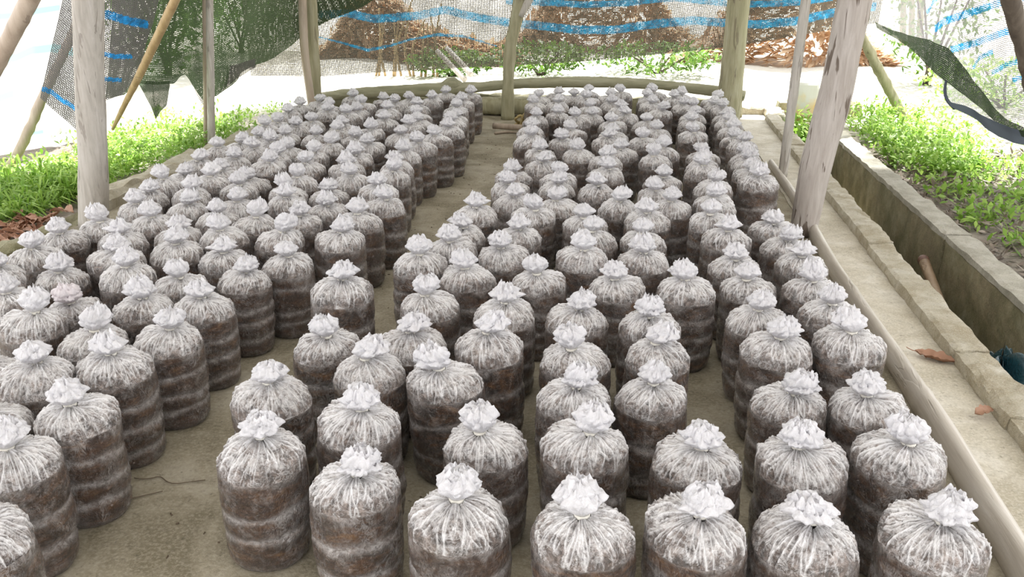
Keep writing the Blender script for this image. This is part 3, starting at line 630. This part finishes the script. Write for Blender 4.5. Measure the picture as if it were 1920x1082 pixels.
foliage('weed_patch', np.vstack([scatter(5200, (1.80, 2.4, 5.9, 8.0), -.03, .26, 80), scatter(1300, (1.80, 3.2, 6.5, 8.5), -.03, .14, 60)]), .045, M['grass'], 'bright lime weeds beyond the channel wall, next to the leaning post', 'weeds', 4)
foliage('weed_patch', scatter(4600, (1.80, 3.6, 3.3, 6.4), -.03, .10, 120), .05, M['grass'], 'low shaded weeds growing beyond the channel wall', 'weeds', 5)
foliage('long_stems', scatter(110, (1.8, 3.0, 3.2, 5.4), -.03, .04), .24, M['grass'], 'long thin stems standing over the shaded weeds', 'grass', 6, aspect=40, updown=.9, droop=.4)
foliage('leaf_litter', scatter(9000, (1.70, 4.0, 2.4, 6.9), -.02, .01), .055, M['litter'], 'dry twigs and dead leaves covering the shaded soil', 'litter', 7, aspect=3, updown=.0, droop=.1)
foliage('weed_strip', scatter(800, (1.32, 1.52, 7.4, 8.2), -.3, .12, 12), .07, M['grass'], 'weeds at the far end of the channel', 'weeds', 8)
# beyond the back net
def blob(cx, cy, cz, rx, ry, rz, n):
    d = gp_.normal(size=(n, 3)); d /= np.linalg.norm(d, axis=1)[:, None]; r = gp_.uniform(.55, 1, n)[:, None]
    return np.array([cx, cy, cz])+d*r*np.array([rx, ry, rz])
def bush(px, py, Y, w_, h_, n, mat, label, size=.09, seed=1, cat='shrub'):
    p = at(px, py, Y=Y)
    root = empty('shrub', (p[0], Y, -.05))
    f_ = foliage('foliage', np.maximum(blob(0, 0, h_*.5, w_/2, w_/2.4, h_/2, n), [-99, -99, .03]), size, mat, None, None, seed, kind='stuff'); f_.parent = root
    for k in range(5):
        a_ = k*1.3+seed; tube('stem', [np.array([0.02*k-.05, 0, 0]), np.array([w_*.12*math.cos(a_), w_*.1*math.sin(a_), h_*.35]), np.array([w_*.3*math.cos(a_), w_*.25*math.sin(a_), h_*.75])], [.02, .015, .008], M['darkpole'], seg=6, nlen=8, parent=root)
    tag(root, label, cat); return root
bush(450, 60, 14, 3.4, 3.0, 6500, M['bushleaf'], 'leafy green shrub behind the doubled dark net', .10, 12)
bush(300, 20, 10.8, 1.9, 2.6, 3600, M['bushleaf'], 'leafy green shrub behind the bamboo pole and net', .10, 13)
bush(1015, 110, 11.6, 1.5, .42, 1000, M['bushleaf'], 'small green shrub seen through the net right of the crooked post', .09, 14)
bush(1235, 95, 11.9, 1.8, .42, 1000, M['bushleaf'], 'low green shrub seen through the net at the middle right', .09, 15)
bush(850, 112, 11.3, 1.3, .34, 800, M['bushleaf'], 'low green shrub seen through the net left of the crooked post', .09, 16)
bush(1760, 40, 11, 1.3, 1.7, 900, M['bushleaf'], 'feathery shrub behind the right side net', .09, 17)
bush(1890, 150, 9.4, 1.8, .5, 1500, M['grass'], 'low sunlit green shrub behind the right side net', .07, 18)
# long heap of dry orange-brown leaves behind
def heap(x0, x1, y, h, dep, n, seed, label):
    g = np.random.default_rng(seed); xs = g.uniform(x0, x1, n); a_ = g.uniform(0, PI, n)
    hh = h*(.6+.4*np.sin(xs*1.7+seed))*np.clip(np.minimum(xs-x0, x1-xs)/.8, .15, 1)
    P = np.stack([xs, y+dep*np.cos(a_), -.05+hh*np.sin(a_)*g.uniform(.75, 1.05, n)], 1)
    return foliage('brushwood_heap', P, .2, M['brownbank'], label, 'brushwood', seed, aspect=2.5, updown=.1, droop=.3)
heap(-5.1, -1.9, 13.6, 1.25, .7, 3800, 3, 'heap of dry brown brushwood far behind the net on the left')
heap(-2.6, 1.0, 15.8, 1.6, .5, 3800, 9, 'heap of dry brown brushwood farthest behind the net, at the middle')
heap(.4, 3.6, 14.0, 1.35, .7, 3800, 4, 'heap of dry brown brushwood far behind the net on the right')
# dry stalks standing close behind the net
for i in range(12):
    px = 700+i*11+gp_.uniform(-4, 4); p = at(px, 120, Y=11.2); p[2] = -.05
    tag(tube('dry_stalk', [p, p+np.array([gp_.uniform(-.1, .1), 0, .35]), p+np.array([gp_.uniform(-.2, .2), 0, .8+gp_.uniform(-.2, .2)])], [.018, .014, .008], M['brownbank'] if 0 else M['bamboo'], seg=6, nlen=10), 'upright dry stalk behind the net left of the crooked post', 'stalk', 'dry stalks behind the net')
for i, (xa, ya, xb, yb) in enumerate(((820, 96, 872, 150), (838, 90, 884, 140))):
    pa, pb = at(xa, ya, Y=10.6), at(xb, yb, Y=10.2)
    pb[2] = max(pb[2], -.03)
    tag(tube('pale_pole', [pb, pa], [.035, .03], M['palewood'], seg=10), ('upper' if i else 'lower')+' of two pale poles slanting down behind the net', 'pole')
for i, (px, w_) in enumerate(((1696, 10), (1712, 8), (1728, 7))):
    p = at(px, 62, Y=17); p[2] = -.05; q = at(px-6, -60, Y=17.1)
    tag(tube('tree_trunk', [p, (p+q)/2+np.array([.03, 0, 0]), q, ext(p, q, 3.2)], [.06, .05, .045, .03], M['olivewood'], seg=10, rough=.004), ('left', 'middle', 'right')[i]+' of three slim trunks behind the right side net', 'tree')
BAGS = [  # (bed, row counted from the aisle, place counted from the near end, x, y, distance to the nearest neighbour)
    ('L',0,0,-1.150,3.106,0.24), ('L',0,1,-1.154,3.388,0.25), ('L',0,2,-1.123,3.642,0.24), ('L',0,3,-1.215,3.867,0.23),
    ('L',0,4,-1.232,4.157,0.20), ('L',0,5,-1.276,4.414,0.26), ('L',0,6,-1.312,4.703,0.22), ('L',0,7,-1.273,4.920,0.22),
    ('L',0,8,-1.229,5.192,0.26), ('L',0,9,-1.215,5.487,0.25), ('L',0,10,-1.254,5.738,0.24), ('L',0,11,-1.295,6.035,0.25),
    ('L',0,12,-1.347,6.282,0.25), ('L',0,13,-1.360,6.584,0.29), ('L',0,14,-1.365,6.979,0.27), ('L',1,0,-1.215,1.200,0.28),
    ('L',1,1,-1.330,1.457,0.21), ('L',1,2,-1.317,1.666,0.20), ('L',1,3,-1.368,1.927,0.20), ('L',1,4,-1.348,2.148,0.22),
    ('L',1,5,-1.357,2.397,0.20), ('L',1,6,-1.350,2.667,0.20), ('L',1,7,-1.261,2.842,0.20), ('L',1,8,-1.389,3.079,0.22),
    ('L',1,9,-1.405,3.360,0.20), ('L',1,10,-1.365,3.586,0.20), ('L',1,11,-1.445,3.833,0.21), ('L',1,12,-1.421,4.104,0.20),
    ('L',1,13,-1.518,4.310,0.23), ('L',1,14,-1.550,4.561,0.25), ('L',1,15,-1.597,4.941,0.25), ('L',1,16,-1.480,5.250,0.26),
    ('L',1,17,-1.490,5.509,0.26), ('L',1,18,-1.494,5.770,0.23), ('L',1,19,-1.551,5.998,0.23), ('L',1,20,-1.634,6.294,0.27),
    ('L',1,21,-1.626,6.704,0.20), ('L',1,22,-1.603,7.108,0.27), ('L',2,0,-1.516,1.623,0.20), ('L',2,1,-1.531,1.818,0.20),
    ('L',2,2,-1.565,2.104,0.22), ('L',2,3,-1.547,2.352,0.20), ('L',2,4,-1.538,2.559,0.20), ('L',2,5,-1.509,2.856,0.23),
    ('L',2,6,-1.611,3.077,0.21), ('L',2,7,-1.587,3.286,0.20), ('L',2,8,-1.561,3.588,0.20), ('L',2,9,-1.652,3.813,0.20),
    ('L',2,10,-1.662,4.008,0.20), ('L',2,11,-1.749,4.317,0.21), ('L',2,12,-1.816,4.587,0.20), ('L',2,13,-1.833,4.872,0.25),
    ('L',2,14,-2.011,5.140,0.20), ('L',2,15,-1.758,5.187,0.20), ('L',2,16,-1.719,5.379,0.20), ('L',2,17,-1.724,5.714,0.24),
    ('L',2,18,-1.801,6.086,0.27), ('L',2,19,-1.878,6.577,0.20), ('L',2,20,-1.814,6.762,0.20), ('L',3,0,-1.715,1.884,0.20),
    ('L',3,1,-1.783,2.136,0.20), ('L',3,2,-1.771,2.332,0.20), ('L',3,3,-1.733,2.581,0.20), ('L',3,4,-1.894,2.773,0.21),
    ('L',3,5,-1.730,2.899,0.21), ('L',3,6,-1.826,3.092,0.20), ('L',3,7,-1.779,3.327,0.20), ('L',3,8,-1.978,3.452,0.20),
    ('L',3,9,-1.780,3.545,0.22), ('L',3,10,-1.899,3.822,0.20), ('L',3,11,-1.923,4.021,0.20), ('L',3,12,-1.954,4.282,0.20),
    ('L',3,13,-1.996,4.474,0.20), ('L',3,14,-1.992,4.673,0.20), ('L',3,15,-1.913,5.312,0.20), ('L',3,16,-1.964,5.524,0.22),
    ('L',3,17,-2.042,5.902,0.24), ('L',3,18,-2.072,6.176,0.23), ('L',3,19,-2.112,6.445,0.27), ('L',3,20,-2.038,6.785,0.23),
    ('L',4,0,-2.000,2.337,0.22), ('L',4,1,-2.003,2.587,0.20), ('L',4,2,-1.997,2.983,0.20), ('L',4,3,-2.195,3.152,0.20),
    ('L',4,4,-2.004,3.212,0.20), ('L',4,5,-2.175,3.407,0.20), ('L',4,6,-2.053,3.633,0.20), ('L',4,7,-2.096,3.930,0.20),
    ('L',4,8,-2.143,4.144,0.20), ('L',4,9,-2.190,4.379,0.20), ('L',4,10,-2.182,4.623,0.20), ('L',4,11,-2.175,4.874,0.21),
    ('L',4,12,-2.222,5.190,0.20), ('L',4,13,-2.254,5.439,0.20), ('L',4,14,-2.229,5.663,0.23), ('L',4,15,-2.247,6.021,0.23),
    ('L',4,16,-2.326,6.274,0.21), ('L',4,17,-2.281,6.750,0.25), ('L',5,0,-2.170,2.484,0.20), ('L',5,1,-2.219,2.759,0.20),
    ('L',5,2,-2.240,2.961,0.20), ('L',5,3,-2.246,3.590,0.20), ('L',5,4,-2.284,3.800,0.20), ('L',5,5,-2.290,4.002,0.20),
    ('L',5,6,-2.320,4.227,0.20), ('L',5,7,-2.388,4.593,0.21), ('L',5,8,-2.378,4.836,0.20), ('L',5,9,-2.330,5.026,0.20),
    ('L',5,10,-2.388,5.295,0.20), ('L',5,11,-2.432,5.523,0.20), ('L',5,12,-2.491,5.910,0.27), ('L',5,13,-2.533,6.244,0.21),
    ('L',5,14,-2.508,6.563,0.29), ('R',0,0,-0.810,1.580,0.24), ('R',0,1,-0.891,1.840,0.27), ('R',0,2,-0.868,2.173,0.25),
    ('R',0,3,-0.942,2.543,0.30), ('R',1,0,-0.560,1.496,0.24), ('R',1,1,-0.623,1.727,0.24), ('R',1,2,-0.684,2.007,0.22),
    ('R',1,3,-0.616,2.214,0.22), ('R',1,4,-0.642,2.520,0.26), ('R',1,5,-0.560,2.764,0.22), ('R',1,6,-0.755,2.856,0.21),
    ('R',1,7,-0.673,3.053,0.21), ('R',1,8,-0.691,3.297,0.24), ('R',1,9,-0.686,3.536,0.24), ('R',1,10,-0.561,3.835,0.20),
    ('R',1,11,-0.598,4.035,0.20), ('R',1,12,-0.622,4.348,0.26), ('R',1,13,-0.548,4.926,0.22), ('R',1,14,-0.654,5.221,0.21),
    ('R',1,15,-0.695,5.604,0.27), ('R',1,16,-0.705,5.998,0.20), ('R',1,17,-0.566,6.136,0.20), ('R',1,18,-0.617,6.633,0.20),
    ('R',1,19,-0.789,6.727,0.20), ('R',1,20,-0.799,7.029,0.27), ('R',1,21,-0.679,7.277,0.26), ('R',2,0,-0.314,1.418,0.26),
    ('R',2,1,-0.312,1.712,0.23), ('R',2,2,-0.465,1.988,0.21), ('R',2,3,-0.385,2.185,0.21), ('R',2,4,-0.387,2.474,0.24),
    ('R',2,5,-0.313,2.783,0.25), ('R',2,6,-0.467,3.029,0.21), ('R',2,7,-0.452,3.269,0.24), ('R',2,8,-0.426,3.547,0.23),
    ('R',2,9,-0.338,3.796,0.23), ('R',2,10,-0.373,4.058,0.20), ('R',2,11,-0.381,4.254,0.20), ('R',2,12,-0.504,4.597,0.28),
    ('R',2,13,-0.326,4.959,0.22), ('R',2,14,-0.442,5.252,0.21), ('R',2,15,-0.424,5.644,0.27), ('R',2,16,-0.421,6.005,0.20),
    ('R',2,17,-0.335,6.225,0.24), ('R',2,18,-0.359,6.617,0.22), ('R',2,19,-0.399,6.872,0.21), ('R',2,20,-0.526,7.038,0.21),
    ('R',2,21,-0.418,7.315,0.26), ('R',3,0,-0.062,1.386,0.22), ('R',3,1,-0.080,1.721,0.23), ('R',3,2,-0.125,1.943,0.20),
    ('R',3,3,-0.135,2.188,0.23), ('R',3,4,-0.152,2.462,0.22), ('R',3,5,-0.041,2.772,0.24), ('R',3,6,-0.181,2.998,0.24),
    ('R',3,7,-0.145,3.254,0.20), ('R',3,8,-0.199,3.519,0.23), ('R',3,9,-0.061,3.758,0.21), ('R',3,10,-0.181,4.017,0.20),
    ('R',3,11,-0.148,4.404,0.27), ('R',3,12,-0.165,4.675,0.27), ('R',3,13,-0.080,5.011,0.24), ('R',3,14,-0.169,5.292,0.22),
    ('R',3,15,-0.141,5.523,0.23), ('R',3,16,-0.164,5.897,0.23), ('R',3,17,-0.081,6.262,0.26), ('R',3,18,-0.139,6.594,0.20),
    ('R',3,19,-0.207,6.782,0.20), ('R',3,20,-0.240,7.097,0.20), ('R',3,21,-0.145,7.269,0.20), ('R',4,0,0.156,1.412,0.21),
    ('R',4,1,0.173,1.697,0.23), ('R',4,2,0.066,1.992,0.20), ('R',4,3,0.086,2.235,0.20), ('R',4,4,0.068,2.436,0.20),
    ('R',4,5,0.194,2.762,0.23), ('R',4,6,0.046,3.064,0.21), ('R',4,7,0.050,3.274,0.20), ('R',4,8,0.064,3.592,0.21),
    ('R',4,9,0.166,3.810,0.20), ('R',4,10,0.115,4.007,0.20), ('R',4,11,0.138,4.345,0.26), ('R',4,12,0.114,4.757,0.20),
    ('R',4,13,0.149,4.950,0.20), ('R',4,14,0.052,5.270,0.22), ('R',4,15,0.132,5.684,0.26), ('R',4,16,0.060,5.930,0.23),
    ('R',4,17,0.158,6.502,0.27), ('R',4,18,0.101,6.769,0.25), ('R',4,19,0.082,7.064,0.21), ('R',4,20,0.141,7.431,0.25),
    ('R',5,0,0.363,1.439,0.21), ('R',5,1,0.404,1.719,0.21), ('R',5,2,0.419,2.023,0.20), ('R',5,3,0.426,2.308,0.21),
    ('R',5,4,0.406,2.544,0.23), ('R',5,5,0.411,2.833,0.20), ('R',5,6,0.379,3.041,0.21), ('R',5,7,0.378,3.360,0.21),
    ('R',5,8,0.337,3.563,0.21), ('R',5,9,0.368,3.859,0.21), ('R',5,10,0.387,4.191,0.28), ('R',5,11,0.349,4.490,0.20),
    ('R',5,12,0.359,4.695,0.20), ('R',5,13,0.392,4.984,0.23), ('R',5,14,0.362,5.557,0.26), ('R',5,15,0.368,6.020,0.26),
    ('R',5,16,0.392,6.282,0.24), ('R',5,17,0.403,6.631,0.20), ('R',5,18,0.346,6.819,0.20), ('R',5,19,0.284,7.119,0.20),
    ('R',5,20,0.359,7.300,0.20), ('R',6,0,0.601,1.465,0.24), ('R',6,1,0.615,1.757,0.21), ('R',6,2,0.615,2.014,0.20),
    ('R',6,3,0.628,2.353,0.21), ('R',6,4,0.628,2.613,0.20), ('R',6,5,0.605,2.810,0.20), ('R',6,6,0.630,3.123,0.23),
    ('R',6,7,0.607,3.348,0.23), ('R',6,8,0.583,3.582,0.23), ('R',6,9,0.621,4.342,0.21), ('R',6,10,0.608,4.554,0.21),
    ('R',6,11,0.615,4.760,0.20), ('R',6,12,0.624,4.956,0.20), ('R',6,13,0.636,5.276,0.20), ('R',6,14,0.617,5.471,0.20),
    ('R',6,15,0.616,5.694,0.22), ('R',6,16,0.625,6.057,0.26), ('R',6,17,0.630,6.317,0.24), ('R',6,18,0.629,6.567,0.20),
    ('R',6,19,0.587,6.759,0.20), ('R',6,20,0.598,7.171,0.27),
]
PINK = (3, 2)
# ------------------------------------------------------------------ the bags
ZS = .250
def make_body(k):
    g = np.random.default_rng(100+k)
    nu, nv = 88, 58
    th = np.arange(nu)/nu*2*PI
    s = np.linspace(0, 1, nv)
    # profile: centre of the underside, round the bottom edge, up the side to the shoulder
    zz = np.where(s < .12, 0, (s-.12)/.88*ZS); Z, TH = np.meshgrid(zz, th, indexing='ij'); Sg = np.repeat(s[:, None], nu, 1)
    nb = g.integers(3, 5); cuts = np.linspace(.0, ZS, nb+1)[1:-1]+g.uniform(-.01, .01, nb-1)
    r = np.ones_like(Z); band = np.zeros_like(Z)
    for c in cuts:
        tilt = g.uniform(.003, .012); ph = g.uniform(0, 6.28)
        zc = c+tilt*np.cos(TH-ph)+.004*wrapn(TH, Z*0, g.integers(999), 6, 0)
        r -= g.uniform(.025, .06)*np.exp(-((Z-zc)/.009)**2)
        band += np.exp(-((Z-zc)/(.010+.004*wrapn(TH, Z, g.integers(999), 5, 20)))**2)
    w_top = np.clip(.010+.012*wrapn(TH, Z*0, 900+k, 7, 0)+.004*wrapn(TH, Z*0, 930+k, 24, 0), .003, .04)
    band += np.exp(-((Z-ZS-.002)/w_top)**2)*.8+.4*np.exp(-(Z/.018)**2)
    r += .028*wrapn(TH, Z, 5+k, 3, 16)+.010*wrapn(TH, Z, 6+k, 9, 60)+.007*wrapn(TH, Z, 7+k, 26, 150, 14)+.005*wrapn(TH, Z, 17+k, 42, 320, 14)
    base = .968-.085*np.exp(-(Z/.075)**2)-.02*np.exp(-((Z-ZS)/.03)**2)
    R = .1*base*r
    bot = np.clip(Sg/.12, 0, 1); corner = .12*np.exp(-(Z/.012)**2)
    R = R*(1-corner)*np.where(Sg < .12, bot, 1)
    Zb = Z+np.where(Sg < .12, 0.0, 0)
    V = np.stack([R*np.cos(TH), R*np.sin(TH), Zb], -1).reshape(-1, 3)
    return mesh_np('body', V, grid_faces(nu, nv, True), [M['body']], {'band': np.clip(band, 0, 1)}), (R[-1], th)
def make_dome(k, edge):
    g = np.random.default_rng(200+k)
    nu, nv = 264, 22
    th = np.arange(nu)/nu*2*PI; t = np.linspace(0, 1, nv)
    T, TH = np.meshgrid(t, th, indexing='ij')
    Re = np.interp(th, np.r_[edge[1], 2*PI], np.r_[edge[0], edge[0][0]])
    h = g.uniform(.048, .062); rn = .017
    ang = T*PI/2
    prof = (1-np.sin(ang*.98)**1.35)          # falls from 1 to 0
    RR = rn+(Re[None]-rn)*np.cos(ang)**.70
    Zp = ZS+h*np.sin(ang)**.86*(.78+.22*T)
    # folds: uneven sharp ridges that run together towards the knot
    nf = g.integers(78, 100); c = np.sort((np.arange(nf)+g.uniform(-.42, .42, nf))/nf*2*PI)
    amp = g.uniform(.2, 1., nf); wd = g.uniform(.008, .030, nf); t0 = g.uniform(-.2, .42, nf); cur = g.normal(0, .26, nf)
    ridge = np.zeros_like(T)
    for i in range(nf):
        d = (TH-c[i]-cur[i]*(T-.5)+PI) % (2*PI)-PI
        ridge = np.maximum(ridge, amp[i]*np.exp(-np.abs(d/wd[i])**1.5)*np.clip((T-t0[i])/.16, 0, 1))
    ridge = ridge*np.clip((1.04-T)/.12, .25, 1)
    edgew = np.clip(T/.12, 0, 1)
    disp = edgew*(.0068*(ridge-.35)*(1-.4*T)+.0032*wrapn(TH, T, 31+k, 7, 6)+.0018*wrapn(TH, T, 32+k, 40, 14, 14)+.0012*wrapn(TH, T, 34+k, 70, 40, 16))
    nr = np.cos(ang)*.3+.1; nz_ = np.sin(ang)*.2+.95
    lop = edgew*.016*wrapn(TH, T, 33+k, 2, 1.0)*(1-T)
    V = np.stack([(RR+disp*nr)*np.cos(TH), (RR+disp*nr)*np.sin(TH), Zp+disp*nz_+lop], -1).reshape(-1, 3)
    nx, ny = g.uniform(-.012, .012, 2)
    V[:, 0] += (nx*T**1.6).ravel(); V[:, 1] += (ny*T**1.6).ravel()
    return mesh_np('gathered_film', V, grid_faces(nu, nv, True), [M['dome']], {'fold': ridge, 'up': T**1.4}), (nx, ny, Zp[-1, 0])
def make_tuft(k, neck):
    g = np.random.default_rng(300+k)
    nu, nv = 84, 15
    th = np.arange(nu)/nu*2*PI; t = np.linspace(0, 1, nv); T, TH = np.meshgrid(t, th, indexing='ij')
    Vs, Qs, Ls = [], [], []; o = 0
    H = g.uniform(.054, .072); lean = g.normal(0, .010, 2)
    for L in range(4):
        rmax = (.044, .040, .031, .018)[L]*g.uniform(.9, 1.12); zt = H*(.72, .90, 1.0, .98)[L]*g.uniform(.9, 1.1)
        kk = g.integers(5, 9)
        prof = .012+(rmax-.012)*np.sin(np.clip((T-.06)*1.25, 0, 1)*PI/2)**1.1-rmax*.42*np.clip(T-.7, 0, 1)*3.3
        ruf = 1+.17*np.sin(kk*TH+g.uniform(0, 6))*T+.13*wrapn(TH, T, 400+k*7+L, 15, 5, 12)*T+.08*wrapn(TH, T, 500+k*7+L, 30, 14, 12)*T
        R = prof*ruf
        Z = T**.85*zt*(1+.14*wrapn(TH, T*0, 600+k*7+L, 9, 0, 8)*T**2)-.004+.0035*wrapn(TH, T, 700+k*7+L, 26, 12, 12)*T
        V = np.stack([R*np.cos(TH)+lean[0]*T, R*np.sin(TH)+lean[1]*T, Z], -1).reshape(-1, 3)
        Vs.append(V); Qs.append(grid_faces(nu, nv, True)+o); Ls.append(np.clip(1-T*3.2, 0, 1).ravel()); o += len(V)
    # a crumpled puff that closes the middle
    nu2, nv2 = 48, 20
    th2 = np.arange(nu2)/nu2*2*PI; p = np.linspace(.05, PI-.05, nv2); P_, T2 = np.meshgrid(p, th2, indexing='ij')
    rr = .024*(1+.22*wrapn(T2, P_, 800+k, 6, 4, 10)+.12*wrapn(T2, P_, 850+k, 15, 11, 12))
    V = np.stack([rr*np.sin(P_)*np.cos(T2)*1.2+lean[0]*.6, rr*np.sin(P_)*np.sin(T2)*1.2+lean[1]*.6, H*.62-rr*np.cos(P_)*.95], -1).reshape(-1, 3)
    Vs.append(V); Qs.append(grid_faces(nu2, nv2, True)+o); Ls.append(np.zeros(len(V)))
    V = np.vstack(Vs); V[:, 0] += neck[0]; V[:, 1] += neck[1]; V[:, 2] += neck[2]
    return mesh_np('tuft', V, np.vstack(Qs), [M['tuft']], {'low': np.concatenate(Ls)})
def make_tie(neck):
    nu, nv = 20, 8
    a = np.arange(nu)/nu*2*PI; b = np.arange(nv)/nv*2*PI; B, A = np.meshgrid(b, a, indexing='ij')
    V = np.stack([neck[0]+(.0135+.0022*np.cos(B))*np.cos(A), neck[1]+(.0135+.0022*np.cos(B))*np.sin(A), neck[2]-.001+.0045*np.sin(B)], -1).reshape(-1, 3)
    Q = grid_faces(nu, nv, True); i = np.arange(nu); j = (i+1) % nu
    Q = np.vstack([Q, np.stack([(nv-1)*nu+i, (nv-1)*nu+j, j, i], -1)])
    return mesh_np('neck_tie', V, Q, [M['tie']])
KINDS = []
for k in range(14):
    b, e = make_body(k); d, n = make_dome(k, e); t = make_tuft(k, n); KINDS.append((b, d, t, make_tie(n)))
NUM = 'first second third fourth fifth sixth seventh eighth ninth tenth eleventh twelfth thirteenth fourteenth fifteenth sixteenth seventeenth eighteenth nineteenth twentieth twenty-first twenty-second twenty-third twenty-fourth'.split()
MY = rng.permutation(len(BAGS))
pinkmesh = None
for i, (bed, row, pos, x, y, dn) in enumerate(BAGS):
    kk = int((MY[i]*5+i) % 14)
    root = empty('mushroom_bag', (x, y, .0), random.uniform(0, 2*PI))
    sx = min(1.04, max(.86, dn/2/.1005))*random.uniform(.985, 1.03); sz = random.uniform(.96, 1.06)
    for nm, me in zip(('body', 'gathered_film', 'tuft', 'neck_tie'), KINDS[kk]):
        o = bpy.data.objects.new(nm, me); COL.objects.link(o); o.parent = root
        if nm == 'tuft' and bed == 'L' and PINK == (row, pos):
            o.data = me.copy(); o.data.materials[0] = M['tuftpink']; o['label'] = 'pinkish bunched film'
    root.scale = (sx, sx, sz); root.rotation_euler[0] = random.gauss(0, .011); root.rotation_euler[1] = random.gauss(0, .011)
    if bed == 'L':
        lab = 'clear mushroom bag, left bed, %s row from the aisle, %s from the near end' % (NUM[row], NUM[pos])
    elif row == 0:
        lab = 'clear mushroom bag, right bed, short outermost aisle row, %s from the near end' % NUM[pos]
    else:
        lab = 'clear mushroom bag, right bed, %s row from the walkway, %s from the near end' % (NUM[7-row], NUM[pos])
    if bed == 'L' and PINK == (row, pos): lab = 'mushroom bag with a pink-tinged tuft, left bed, %s row from the aisle' % NUM[row]
    tag(root, lab, 'mushroom bag', 'mushroom bags in the %s bed' % ('left' if bed == 'L' else 'right'))
